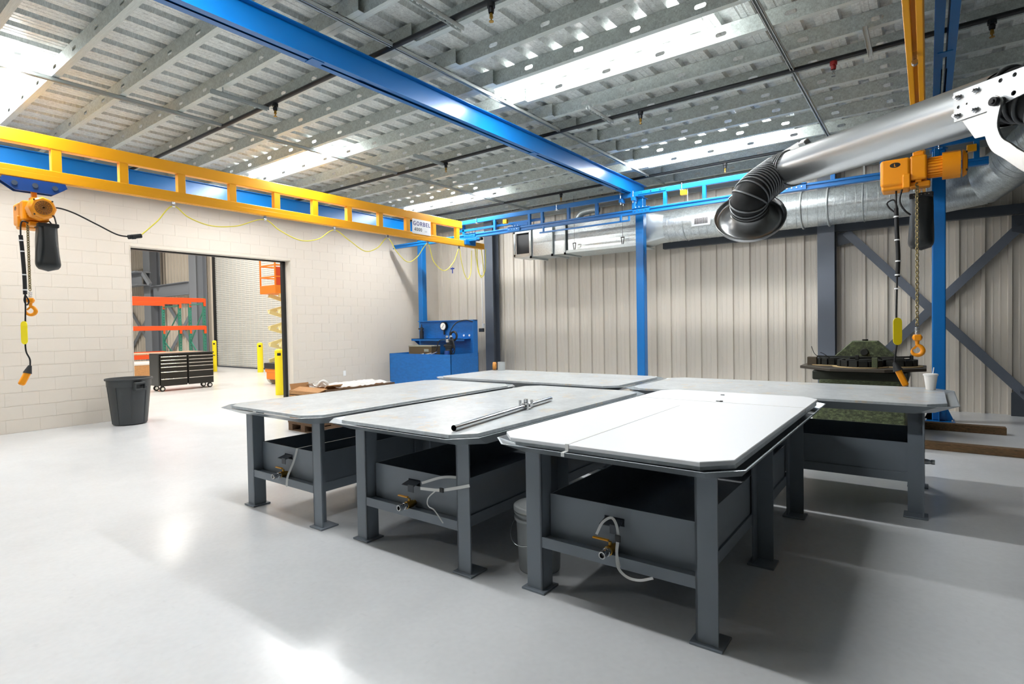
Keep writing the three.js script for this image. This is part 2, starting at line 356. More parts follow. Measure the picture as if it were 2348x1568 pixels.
// ---------------------------------------------------------------- blue crane frame
const CZ = -9.9, HB = 3.80, HT = 4.035;    // column line, header underside and top
function craneColumn(label, x) {
  const t = thing('crane_column', label, 'column', [x, 0, CZ], 0, 'blue crane columns');
  mesh('post', [rbox(0.155, HB - 0.03, 0.155, 0, (HB - 0.03) / 2 + 0.02, 0, 0.014, 3)], M.blue, t);
  mesh('base_plate', [rbox(0.36, 0.02, 0.36, 0, 0.01, 0, 0.004, 1)], M.blue, t);
  mesh('cap_plate', [rbox(0.2, 0.012, 0.2, 0, HB - 0.006, 0, 0.003, 1)], M.blue, t);
  for (const s of [-1, 1]) {
    mesh('gusset', [extrude([[0.077, 0.02], [0.17, 0.02], [0.095, 0.2], [0.077, 0.2]], 0.01).scale(s, 1, 1).translate(0, 0, 0.05)], M.blue, t);
    mesh('gusset', [extrude([[0.077, 0.02], [0.17, 0.02], [0.095, 0.2], [0.077, 0.2]], 0.01).rotateY(s * Math.PI / 2).translate(s > 0 ? -0.005 : 0.005, 0, 0)], M.blue, t);
    for (const q of [-1, 1]) mesh('anchor_bolt', [cyl(V(s * 0.145, 0.02, q * 0.145), V(s * 0.145, 0.05, q * 0.145), 0.012, 0.012, 6)], M.chrome, t);
  }
}
craneColumn('blue steel crane column rising behind the blue hydraulic bench', -10.16);
craneColumn('blue steel crane column in the middle of the corrugated wall', -4.31);
craneColumn('blue steel crane column at the right, behind the foam cup', 0.125);
function header(label, x) {           // two channels back to back with a gap
  const t = thing('crane_header_beam', label, 'beam', [x, 0, 0], 0, 'blue header beams');
  const z0 = CZ - 0.12, z1 = 3.2, k = 0.009;
  for (const s of [-1, 1]) {
    const g = [bb(0.014, 0.014 + k, HB, HT, z0, z1), bb(0.014, 0.076, HB, HB + k, z0, z1), bb(0.014, 0.076, HT - k, HT, z0, z1)].map((q) => q.scale(s, 1, 1));
    for (const q of g) if (s < 0) { const id = q.index; const a = id.array; for (let i = 0; i < a.length; i += 3) { const u = a[i]; a[i] = a[i + 1]; a[i + 1] = u; } q.computeVertexNormals(); }
    mesh('channel', g, M.blue, t);
  }
  for (const z of [-1.0, -2.95, -6.35, -9.0, -9.85]) mesh('spacer_plate', [bb(-0.055, 0.055, HB - 0.006, HB + 0.001, z - 0.06, z + 0.06)], M.blue, t);
  return t;
}
header('big blue double-channel beam crossing the ceiling diagonally in the middle', -4.31);
header('blue double-channel beam seen through the openings of the yellow girder', -10.16);
header('blue double-channel beam overhead at the upper right, above the right blue column', 0.125);
const TZ = -9.35;
{
  const t = thing('runway_truss', 'blue trussed crane runway running along the corrugated back wall', 'truss', [0, 0, TZ]);
  const xL = -10.55, xRr = 0.62;
  mesh('top_chord', [rbox(xRr - xL - 2.0, 0.085, 0.055, (xRr + xL + 2.0) / 2, 3.755, 0, 0.006)], M.blue, t);
  mesh('bottom_chord', [rbox(xRr - xL, 0.035, 0.075, (xRr + xL) / 2, 3.475, 0, 0.008), rbox(xRr - xL, 0.05, 0.05, (xRr + xL) / 2, 3.435, 0, 0.006), rbox(xRr - xL, 0.018, 0.085, (xRr + xL) / 2, 3.405, 0, 0.004)], M.blue, t);
  for (const x of [-8.45, -7.37, -6.47, -6.16, -5.55, -4.94, -4.2, -3.62, -2.95, -2.35, -1.75, -1.1, -0.5, 0.1, 0.5]) mesh('web_post', [rbox(0.06, 0.26, 0.05, x, 3.605, 0, 0.005)], M.blue, t);
  for (const x of [-8.05, -6.85, -4.05, -1.6]) { const p = mesh('splice_plate', [rbox(0.32, 0.075, 0.012, x, 3.44, 0.045, 0.003, 1), rbox(0.32, 0.012, 0.11, x, 3.5, 0, 0.003, 1)], M.blue, t); for (let i = 0; i < 4; i++) mesh('bolt', [cyl(V(x - 0.1 + 0.066 * i, 3.5, 0.035), V(x - 0.1 + 0.066 * i, 3.528, 0.035), 0.009, 0.009, 6), cyl(V(x - 0.1 + 0.066 * i, 3.45, 0.05), V(x - 0.1 + 0.066 * i, 3.45, 0.064), 0.009, 0.009, 6)], M.chrome, p); }
  const tp = mesh('splice_plate', [rbox(0.5, 0.05, 0.012, -3.85, 3.76, 0.034, 0.003, 1)], M.blue, t);
  for (let i = 0; i < 3; i++) mesh('bolt', [cyl(V(-4.03 + 0.17 * i, 3.765, 0.04), V(-4.03 + 0.17 * i, 3.765, 0.052), 0.012, 0.012, 6)], M.chrome, tp);
  mesh('stabilizer_rail', [rbox(2.35, 0.05, 0.05, -7.35, 3.60, -0.09, 0.005), rbox(0.45, 0.06, 0.05, -7.95, 3.50, -0.09, 0.004), rbox(0.42, 0.06, 0.05, -6.78, 3.545, -0.09, 0.004), rbox(0.06, 0.2, 0.05, -8.33, 3.62, -0.09, 0.005)], M.blue, t);
  mesh('hook_rail', [rbox(1.9, 0.03, 0.03, -5.2, 3.285, 0.12, 0.004), rbox(0.035, 0.12, 0.03, -6.06, 3.335, 0.12, 0.004), rbox(0.035, 0.12, 0.03, -4.4, 3.335, 0.12, 0.004), rbox(0.03, 0.09, 0.03, -4.24, 3.32, 0.12, 0.004)], M.blue, t);
  for (const [x, z] of [[-4.31, 0]]) for (const s of [-1, 1]) { const h = mesh('hanger_rod', [cyl(V(x + s * 0.12, 3.60, 0.06), V(x + s * 0.12, HB + 0.01, 0.06), 0.01), cyl(V(x + s * 0.12, 3.60, -0.06), V(x + s * 0.12, HB + 0.01, -0.06), 0.01)], M.chrome, t); mesh('clamp_plate', [rbox(0.06, 0.07, 0.15, x + s * 0.12, 3.675, 0, 0.004, 1)], M.blue, h); }
  for (const x of [-7.85, -5.8, -3.32, -10.16, 0.12]) mesh('hanger_rod', [cyl(V(x, 3.68, 0.036), V(x, HB + 0.012, 0.036), 0.008), rbox(0.07, 0.012, 0.09, x, 3.70, 0, 0.002, 1)], M.chrome, t);
  for (const [x, y] of [[-7.05, 3.63], [-3.28, 3.64], [0.45, 3.62]]) mesh('end_stop', [rbox(0.1, 0.085, 0.07, x, y, 0.045, 0.006)], M.yellow, t, 'yellow stop block');
}
// ---------------------------------------------------------------- yellow bridge girders
const signTex = canvasTex(512, 320, (c, w, h) => {
  c.fillStyle = '#f4f5f6'; c.fillRect(0, 0, w, h);
  c.fillStyle = '#2b2f77'; c.textBaseline = 'alphabetic'; c.font = 'bold 128px sans-serif'; c.textAlign = 'center';
  c.fillText('GORBEL', w / 2, 140, w - 14);
  c.fillStyle = '#33363c'; c.font = 'bold 100px sans-serif'; c.textAlign = 'left'; c.fillText('4000', 44, 258);
  c.fillStyle = '#b9bcc2'; c.font = 'bold 44px sans-serif'; c.fillText('LBS', 330, 258);
});
function girder(label, x, zEnd, posts, withSign) {
  const t = thing('bridge_girder', label, 'girder', [x, 0, 0], 0, 'yellow bridge girders');
  const z0 = zEnd, z1 = 3.0, w = 0.10;
  mesh('top_chord', [rbox(w, 0.15, z1 - z0, 0, 3.665, (z0 + z1) / 2, 0.010)], M.yellow, t);
  mesh('bottom_chord', [rbox(w * 0.95, 0.07, z1 - z0 + 0.75, 0, 3.305, (z0 + z1) / 2 - 0.375, 0.010), rbox(0.036, 0.07, z1 - z0 + 0.75, -0.030, 3.245, (z0 + z1) / 2 - 0.375, 0.006), rbox(0.036, 0.07, z1 - z0 + 0.75, 0.030, 3.245, (z0 + z1) / 2 - 0.375, 0.006)], M.yellow, t);
  for (const z of posts) mesh('web_post', [rbox(w * 0.8, 0.29, 0.10, 0, 3.465, z, 0.006)], M.yellow, t);
  mesh('end_truck', [rbox(0.52, 0.07, 0.12, 0.05, 3.36, TZ, 0.008), rbox(0.2, 0.11, 0.34, 0, 3.30, TZ, 0.012), rbox(0.09, 0.05, 0.1, 0.34, 3.36, TZ, 0.01)], M.blue, t, 'blue end truck rolling on the runway');
  mesh('bumper', [rbox(0.09, 0.055, 0.09, 0.37, 3.36, TZ, 0.012)], M.rubber, t);
  if (withSign) {
    mesh('capacity_sign', [new THREE.PlaneGeometry(0.50, 0.29).rotateY(Math.PI / 2).translate(w / 2 + 0.006, 3.455, -7.905)], mat(0xffffff, 0.5, 0, { map: signTex }), t, 'white capacity plate with maker name and 4000');
    mesh('sign_plate', [bb(w / 2 - 0.004, w / 2 + 0.004, 3.31, 3.60, -8.155, -7.655)], M.white, t);
  }
  for (const z of [-3.33, -4.63, -5.88, -7.06, -8.11, -9.06]) mesh('cable_carrier', [bb(-0.012, 0.012, 3.17, 3.22, z - 0.02, z + 0.02), cyl(V(0, 3.155, z - 0.02), V(0, 3.155, z + 0.02), 0.018)], M.chrome, t);
  return t;
}
const GX = -8.15, GX2 = -0.068;
const postZ = [-0.7, -1.38, -2.07, -2.75, -3.43, -4.13, -4.82, -5.5, -6.18, -6.88, -7.56, -8.28, -9.0];
girder('yellow ladder-like bridge girder on the left with a white capacity sign', GX, -9.13, postZ, true);
girder('yellow bridge girder overhead at the upper right, above the metal arm', GX2, -9.13, postZ, false);
{
  const P = [[2.92, -2.02], [2.92, -2.09], [2.89, -2.21], [2.78, -2.45], [2.68, -2.67], [2.67, -2.80]].map(([y, z]) => V(GX + 0.02, y, z));
  const Y = [[2.72, -2.94], [2.91, -3.12], [3.15, -3.33], [3.03, -3.51], [2.95, -3.8], [2.99, -4.17], [3.15, -4.63], [3.02, -4.86], [2.9, -5.24], [2.96, -5.56], [3.15, -5.88], [3.01, -6.18], [2.85, -6.54], [2.94, -6.81], [3.15, -7.06], [2.91, -7.28], [2.74, -7.56], [2.85, -7.8], [3.15, -8.11], [2.8, -8.28], [2.64, -8.58], [2.85, -8.88], [3.15, -9.06], [2.87, -9.13], [2.58, -9.24], [2.5, -9.33], [2.62, -9.42], [3.15, -9.48]].map(([y, z]) => V(GX + 0.005, y, z));
  const t = thing('festoon_cable', 'festooned yellow and black power cable hanging along the left yellow girder', 'cable');
  mesh('black_lead', [tube(P, 0.009, 60)], M.cable, t);
  mesh('connector', [cyl(V(GX + 0.02, 2.665, -2.78), V(GX + 0.01, 2.70, -2.93), 0.028, 0.028, 12), cyl(V(GX + 0.02, 2.672, -2.82), V(GX + 0.015, 2.68, -2.86), 0.031, 0.031, 12)], M.rubber, t);
  mesh('yellow_flat_cable', [tube(Y, 0.008, 300, 6)], M.cord, t);
  const t2 = mesh('hanging_cable', [tube([[GX + 0.1, 3.2, -9.55], [GX + 0.1, 2.75, -9.58], [GX + 0.12, 2.55, -9.66], [GX + 0.16, 2.7, -9.74], [GX + 0.16, 3.19, -9.78]], 0.009, 60, 6), tube([[GX + 0.02, 3.2, -9.8], [GX + 0.05, 2.8, -9.82], [GX + 0.08, 2.6, -9.78], [GX + 0.04, 2.62, -9.7], [GX, 2.9, -9.66], [GX, 3.2, -9.6]], 0.009, 60, 6)], M.cord);
  tag(t2, 'loose yellow cable loops dangling at the end of the left girder', 'cable');
}
// ---------------------------------------------------------------- chain hoists
const logoTex = canvasTex(128, 80, (c) => { c.clearRect(0, 0, 128, 80); c.fillStyle = '#f59a0c'; c.fillRect(0, 0, 128, 80); c.fillStyle = '#1a1408'; c.beginPath(); c.ellipse(64, 40, 60, 34, 0, 0, 7); c.fill(); c.fillStyle = '#f59a0c'; c.font = 'bold 56px sans-serif'; c.textAlign = 'center'; c.fillText('L', 62, 60); });
function hook(y) {                    // hook with its bottom at 0, swivel block above; returns geometries
  const sw = [rbox(0.10, 0.09, 0.09, 0, 0.275, 0, 0.02, 3), cyl(V(-0.06, 0.275, 0.0), V(0.06, 0.275, 0), 0.018, 0.018, 12), cyl(V(0, 0.19, 0), V(0, 0.24, 0), 0.024, 0.03, 14)];
  const path = [[0, 0.21, 0], [0.0, 0.175, 0], [0.045, 0.14, 0], [0.068, 0.09, 0], [0.05, 0.04, 0], [0, 0.018, 0], [-0.048, 0.038, 0], [-0.066, 0.085, 0], [-0.058, 0.115, 0]];
  const cur = curve(path), N = 40, R = 10, pos = [], idx = [];
  const fr = cur.computeFrenetFrames(N, false);
  for (let i = 0; i <= N; i++) {
    const u = i / N, p = cur.getPointAt(u), r = 0.020 + 0.012 * Math.sin(Math.PI * Math.min(1, u * 1.15)) - (u > 0.85 ? (u - 0.85) * 0.1 : 0);
    for (let j = 0; j < R; j++) { const a = 2 * Math.PI * j / R, n = fr.normals[i].clone().multiplyScalar(Math.cos(a) * r).add(fr.binormals[i].clone().multiplyScalar(Math.sin(a) * r)); pos.push(p.x + n.x, p.y + n.y, p.z + n.z); }
  }
  for (let i = 0; i < N; i++) for (let j = 0; j < R; j++) { const a = i * R + j, b = i * R + (j + 1) % R, c = a + R, d = b + R; idx.push(a, c, b, b, c, d); }
  const e = pos.length / 3; const pe = cur.getPointAt(1); pos.push(pe.x, pe.y, pe.z); for (let j = 0; j < R; j++) idx.push(N * R + j, e, N * R + (j + 1) % R);
  const g = new THREE.BufferGeometry(); g.setAttribute('position', new THREE.Float32BufferAttribute(pos, 3)); g.setIndex(idx); g.computeVertexNormals();
  const latch = bar(V(0.008, 0.17, 0), V(-0.052, 0.105, 0), 0.03, 0.008);
  return [...sw, g, latch];
}
function hoist(label, x, z, hookY, hookTurn, chainDx, bag, pend) {
  const t = thing('chain_hoist', label, 'hoist', [x, 0, z], 0, 'chain hoists');
  const by = 2.83;                    // body centre height
  const tr = mesh('trolley', [extrude([[-0.28, 3.20], [-0.30, 3.15], [-0.17, 3.06], [0.17, 3.06], [0.30, 3.15], [0.28, 3.20]], 0.012).rotateY(Math.PI / 2).translate(0.045, 0, 0), extrude([[-0.28, 3.20], [-0.30, 3.15], [-0.17, 3.06], [0.17, 3.06], [0.30, 3.15], [0.28, 3.20]], 0.012).rotateY(Math.PI / 2).translate(-0.057, 0, 0)], M.blueDark, t, 'blue trolley plates');
  for (const s of [-1, 0, 1]) mesh('wheel_bolt', [cyl(V(-0.06, 3.135, s * 0.18), V(0.07, 3.135, s * 0.18), 0.028, 0.028, 16)], M.chrome, tr);
  mesh('suspension_lug', [rbox(0.05, 0.10, 0.05, 0, 3.03, 0, 0.01), rbox(0.09, 0.04, 0.08, 0, 2.985, 0, 0.01)], M.orange, t);
  const cover = mesh('control_cover', [rbox(0.235, 0.25, 0.26, -0.175, by - 0.005, 0, 0.028, 3), rbox(0.22, 0.06, 0.22, -0.175, by - 0.135, 0, 0.02, 3), rbox(0.06, 0.13, 0.03, -0.09, by - 0.1, 0.125, 0.01)], M.orange, t);
  mesh('emblem', [new THREE.CircleGeometry(0.034, 24).scale(1.3, 0.8, 1).translate(-0.175, by + 0.06, 0.1316)], mat(0xffffff, 0.5, 0, { map: logoTex }), cover, 'black oval emblem with the letter L');
  mesh('centre_housing', [rbox(0.13, 0.22, 0.24, 0.0, by + 0.015, 0, 0.02, 3), rbox(0.05, 0.05, 0.06, 0.0, by - 0.09, 0.06, 0.01), rbox(0.16, 0.05, 0.14, 0.01, by - 0.13, 0, 0.015)], M.orange, t);
  const fins = [cyl(V(0.06, by + 0.015, 0), V(0.2, by + 0.015, 0), 0.088, 0.088, 24)];
  for (let k = 0; k < 22; k++) { const a = 2 * Math.PI * k / 22; fins.push(box(0.13, 0.018, 0.006).rotateX(-a + Math.PI / 2 * 0).translate(0.135, by + 0.015 + 0.092 * Math.sin(a), 0.092 * Math.cos(a))); }
  mesh('motor', fins, M.orange, t);
  const mc = mesh('motor_cover', [orient(new THREE.CylinderGeometry(0.125, 0.125, 0.13, 8), V(0.19, by + 0.015, 0), V(0.29, by + 0.015, 0)), orient(new THREE.CylinderGeometry(0.105, 0.125, 0.03, 8), V(0.32, by + 0.015, 0), V(0.35, by + 0.015, 0))].map((g) => g), M.orange, t);
  const rings = []; for (let k = 1; k < 6; k++) rings.push(new THREE.TorusGeometry(0.015 * k, 0.0035, 6, 28).rotateY(Math.PI / 2).translate(0.353, by + 0.015, 0));
  for (let k = 0; k < 8; k++) rings.push(box(0.006, 0.15, 0.005).rotateX(Math.PI * k / 8).translate(0.351, by + 0.015, 0));
  mesh('fan_grille', rings, mat(0x7a4a06, 0.5), mc);
  for (const [a, b] of [[0.08, 0.08], [-0.08, 0.08], [0.08, -0.08], [-0.08, -0.08]]) mesh('bolt', [cyl(V(0.34, by + 0.015 + a, b), V(0.352, by + 0.015 + a, b), 0.009, 0.009, 6)], M.black, mc);
  // chain
  const links = [], top = by - 0.14, bot = hookY + 0.275, lg = prep(new THREE.TorusGeometry(0.0125, 0.0048, 6, 12).scale(1, 1.45, 1));
  const n = Math.round((top - bot) / 0.027);
  for (let k = 0; k < n; k++) { const l = lg.clone(); l.rotateY(k % 2 ? Math.PI / 2 : 0); l.rotateY(0.5); l.translate(chainDx, top - k * (top - bot) / n, 0.07); links.push(l); }
  const ch = mesh('chain', links, mat(0x9d8f6a, 0.35, 0.8), t); ch.userData.kind = 'stuff';
  const sp = []; for (let k = 0; k < 6; k++) sp.push(new THREE.TorusGeometry(0.018, 0.0035, 6, 14).rotateX(Math.PI / 2).translate(chainDx, hookY + 0.205 + k * 0.012, 0.07));
  mesh('spring_stop', sp, M.chrome, t);
  mesh('hook', hook().map((g) => prep(g).rotateY(hookTurn).scale(0.64, 0.64, 0.64).translate(chainDx, hookY, 0.07)), M.orange, t);
  // bag
  const [bx, bz, btop, bbot] = bag, rings2 = 20, S = 24, pos = [], idx = [];
  for (let i = 0; i <= rings2; i++) {
    const u = i / rings2, y = btop + (bbot - btop) * u, e = u > 0.8 ? Math.pow(Math.max(0, 1 - ((u - 0.8) / 0.2) ** 2.6), 0.45) : 1, wx = (0.085 + 0.016 * u) * e + 0.001, wz = (0.09 + 0.025 * u) * e + 0.001;
    for (let j = 0; j < S; j++) { const a = 2 * Math.PI * j / S, k = 1 + 0.05 * Math.sin(3 * a + 5 * u) + 0.03 * Math.sin(7 * a - 3 * u); pos.push(bx + Math.sign(Math.cos(a)) * Math.abs(Math.cos(a)) ** 0.7 * wx * k, y, bz + Math.sign(Math.sin(a)) * Math.abs(Math.sin(a)) ** 0.7 * wz * k); }
  }
  for (let i = 0; i < rings2; i++) for (let j = 0; j < S; j++) { const a = i * S + j, b = i * S + (j + 1) % S; idx.push(a, b, a + S, b, b + S, a + S); }
  const g = new THREE.BufferGeometry(); g.setAttribute('position', new THREE.Float32BufferAttribute(pos, 3)); g.setIndex(idx); g.computeVertexNormals();
  const bg = mesh('chain_bag', [g], phys(0x1d2122, 0.42, 0, { clearcoat: 0.2, clearcoatRoughness: 0.4 }), t, 'black vinyl chain bag');
  mesh('bag_rim', [rbox(0.185, 0.045, 0.195, bx, btop + 0.01, bz, 0.012)], M.rubber, bg);
  const rv = []; for (let k = 0; k < 5; k++) { rv.push(cyl(V(bx + 0.08, btop + 0.012, bz - 0.07 + 0.035 * k), V(bx + 0.087, btop + 0.012, bz - 0.07 + 0.035 * k), 0.005, 0.005, 8)); rv.push(cyl(V(bx - 0.055 + 0.028 * k, btop + 0.012, bz + 0.095), V(bx - 0.055 + 0.028 * k, btop + 0.012, bz + 0.102), 0.005, 0.005, 8)); }
  mesh('rivets', rv, M.chrome, bg);
  // pendant control
  const cb = mesh('pendant_cable', [tube(pend.cable, 0.008, 80), tube(pend.thick, 0.019, 40, 10), tube(pend.loop, 0.007, 40)], M.cable, t);
  mesh('cable_ties', pend.ties.map((p) => cyl(V(p[0], p[1] - 0.006, p[2]), V(p[0], p[1] + 0.006, p[2]), 0.023, 0.023, 12)), M.white, cb);
  mesh('tag', [extrude(slot(0, 0, 0.26, 0.078, 8), 0.006).rotateZ(Math.PI / 2).rotateY(0.55).translate(pend.tag[0] + 0.01, pend.tag[1], pend.tag[2] + 0.01)], M.safety, cb, 'yellow warning tag');
  const a = V(...pend.grip[0]), b = V(...pend.grip[1]), c = V(...pend.grip[2]);
  const pn = mesh('pendant_control', [orient(new RoundedBoxGeometry(0.055, b.distanceTo(c) + 0.03, 0.065, 3, 0.02), b, c)], M.orange, t, 'orange push-button pendant');
  mesh('boot', [cyl(b.clone().lerp(c, 0.12), a, 0.042, 0.016, 16)], M.rubber, pn);
  mesh('power_lead', [tube(pend.lead, 0.008, 50)], M.cable, t);
  return t;
}
hoist('orange electric chain hoist under the left yellow girder, hook beside the block wall', GX, -1.86, 1.66, 1.2, 0.02, [0.06, -0.09, 2.68, 2.17], {
  cable: [[0.05, 2.70, 0.06], [0.05, 2.72, 0.12], [0.05, 2.55, 0.14], [0.05, 2.37, 0.13], [0.05, 1.84, 0.12], [0.05, 1.5, 0.13], [0.05, 1.26, 0.13], [0.05, 1.17, 0.10], [0.05, 1.08, 0.10]],
  thick: [[0.05, 2.56, 0.14], [0.05, 2.37, 0.13], [0.05, 2.07, 0.12], [0.05, 1.9, 0.12]], loop: [[0.05, 1.9, 0.12], [0.05, 1.82, 0.09], [0.05, 1.78, 0.11], [0.05, 1.83, 0.13], [0.05, 1.9, 0.12]],
  ties: [[0.05, 2.5, 0.14], [0.05, 2.38, 0.13], [0.05, 2.12, 0.12], [0.05, 1.95, 0.12]], tag: [0.05, 1.47, 0.13],
  grip: [[0.05, 1.10, 0.10], [0.05, 1.03, 0.12], [0.05, 0.90, 0.18]], lead: [[0.12, 2.74, -0.1], [0.1, 2.66, -0.17], [0.06, 2.78, -0.17], [0.04, 2.91, -0.14], [0.02, 2.92, -0.18]] });
hoist('orange electric chain hoist at the right, hanging in front of the blue column', GX2, -6.5, 1.10, 0.15, -0.01, [0.02, -0.1, 2.60, 2.10], {
  cable: [[-0.17, 2.68, 0.05], [-0.17, 2.5, 0.06], [-0.16, 2.2, 0.06], [-0.165, 1.8, 0.06], [-0.17, 1.44, 0.06], [-0.165, 1.25, 0.06], [-0.18, 1.1, 0.06], [-0.185, 1.02, 0.06]],
  thick: [[-0.17, 2.5, 0.06], [-0.165, 2.3, 0.06], [-0.155, 2.05, 0.06], [-0.16, 1.85, 0.06]], loop: [[-0.17, 2.45, 0.06], [-0.23, 2.52, 0.06], [-0.24, 2.56, 0.06], [-0.19, 2.58, 0.06], [-0.16, 2.5, 0.06]],
  ties: [[-0.168, 2.42, 0.06], [-0.163, 2.2, 0.06], [-0.156, 2.0, 0.06], [-0.16, 1.87, 0.06], [-0.163, 1.74, 0.06]], tag: [-0.172, 1.335, 0.06],
  grip: [[-0.185, 1.04, 0.06], [-0.165, 0.98, 0.06], [-0.10, 0.83, 0.06]], lead: [[-0.12, 2.69, 0.08], [-0.14, 2.55, 0.1], [-0.10, 2.46, 0.1], [-0.06, 2.42, 0.08]] });

// ---------------------------------------------------------------- building columns, cross bracing, ducts
function hColumn(label, x0, x1, z, h = ROOF - 0.26) {
  const t = thing('steel_column', label, 'column', [(x0 + x1) / 2, 0, z], 0, 'grey building columns'), w = x1 - x0;
  mesh('flange', [bb(-w / 2, w / 2, 0, h, 0.11, 0.125)], M.grey, t); mesh('flange', [bb(-w / 2, w / 2, 0, h, -0.125, -0.11)], M.grey, t);
  mesh('web', [bb(-0.006, 0.006, 0, h, -0.11, 0.11)], M.grey, t);
  mesh('base_plate', [bb(-w / 2 - 0.05, w / 2 + 0.05, 0, 0.02, -0.16, 0.16)], M.grey, t);
  return t;
}
hColumn('grey steel building column right of the blue hydraulic bench', -8.82, -8.56, -10.86);
hColumn('grey steel building column behind the green machine', -1.50, -1.245, -10.86);
hColumn('grey steel building column at the right edge, where the braces end', 1.3, 1.57, -10.86);
{
  const t = thing('cross_brace', 'grey angle-iron cross bracing on the corrugated wall behind the right blue column', 'brace', [0, 0, -10.93]);
  const seg = (a, b, dz) => { const g = bar(V(a[0], a[1], dz), V(b[0], b[1], dz), 0.012, 0.13); return g; };
  const flat = (a, b, dz) => { const dx = b[0] - a[0], dy = b[1] - a[1], L = Math.hypot(dx, dy); return box(L, 0.125, 0.012).rotateZ(Math.atan2(dy, dx)).translate((a[0] + b[0]) / 2, (a[1] + b[1]) / 2, dz); };
  const leg = (a, b, dz) => { const dx = b[0] - a[0], dy = b[1] - a[1], L = Math.hypot(dx, dy); return box(L, 0.012, 0.09).translate(0, 0.057, -0.045).rotateZ(Math.atan2(dy, dx)).translate((a[0] + b[0]) / 2, (a[1] + b[1]) / 2, dz); };
  mesh('diagonal', [flat([-1.1, 2.93], [1.22, 0.22], 0.02), leg([-1.1, 2.93], [1.22, 0.22], 0.02)], M.grey, t);
  mesh('diagonal', [flat([-1.1, 0.3], [1.22, 2.93], 0), leg([-1.1, 0.3], [1.22, 2.93], 0)], M.grey, t);
  mesh('gusset', [extrude([[0.98, 0], [1.26, 0], [1.26, 0.48], [1.2, 0.48], [0.98, 0.34]], 0.012)], M.greyDark, t);
  mesh('gusset', [extrude([[0.98, 2.7], [1.26, 2.6], [1.26, 2.93], [0.98, 2.93]], 0.012)], M.greyDark, t);
  mesh('gusset', [extrude([[-1.23, 2.7], [-1.0, 2.75], [-1.0, 2.93], [-1.23, 2.93]], 0.012)], M.greyDark, t);
  for (const [x, y] of [[1.09, 0.36], [1.17, 0.27], [1.05, 2.8], [1.13, 2.9]]) mesh('bolt', [cyl(V(x, y, 0.01), V(x, y, 0.05), 0.02, 0.02, 6)], M.greyDark, t);
}
{
  const t = thing('wall_girt', 'dark horizontal steel girt on the back wall under the round duct', 'girt', [0, 0, -10.88]);
  mesh('girt', [bb(-4.25, XR - 0.1, 2.94, 3.08, -0.06, 0.06)], M.greyDark, t);
}
const DY = 3.30, DZ = -10.42, DR = 0.295;
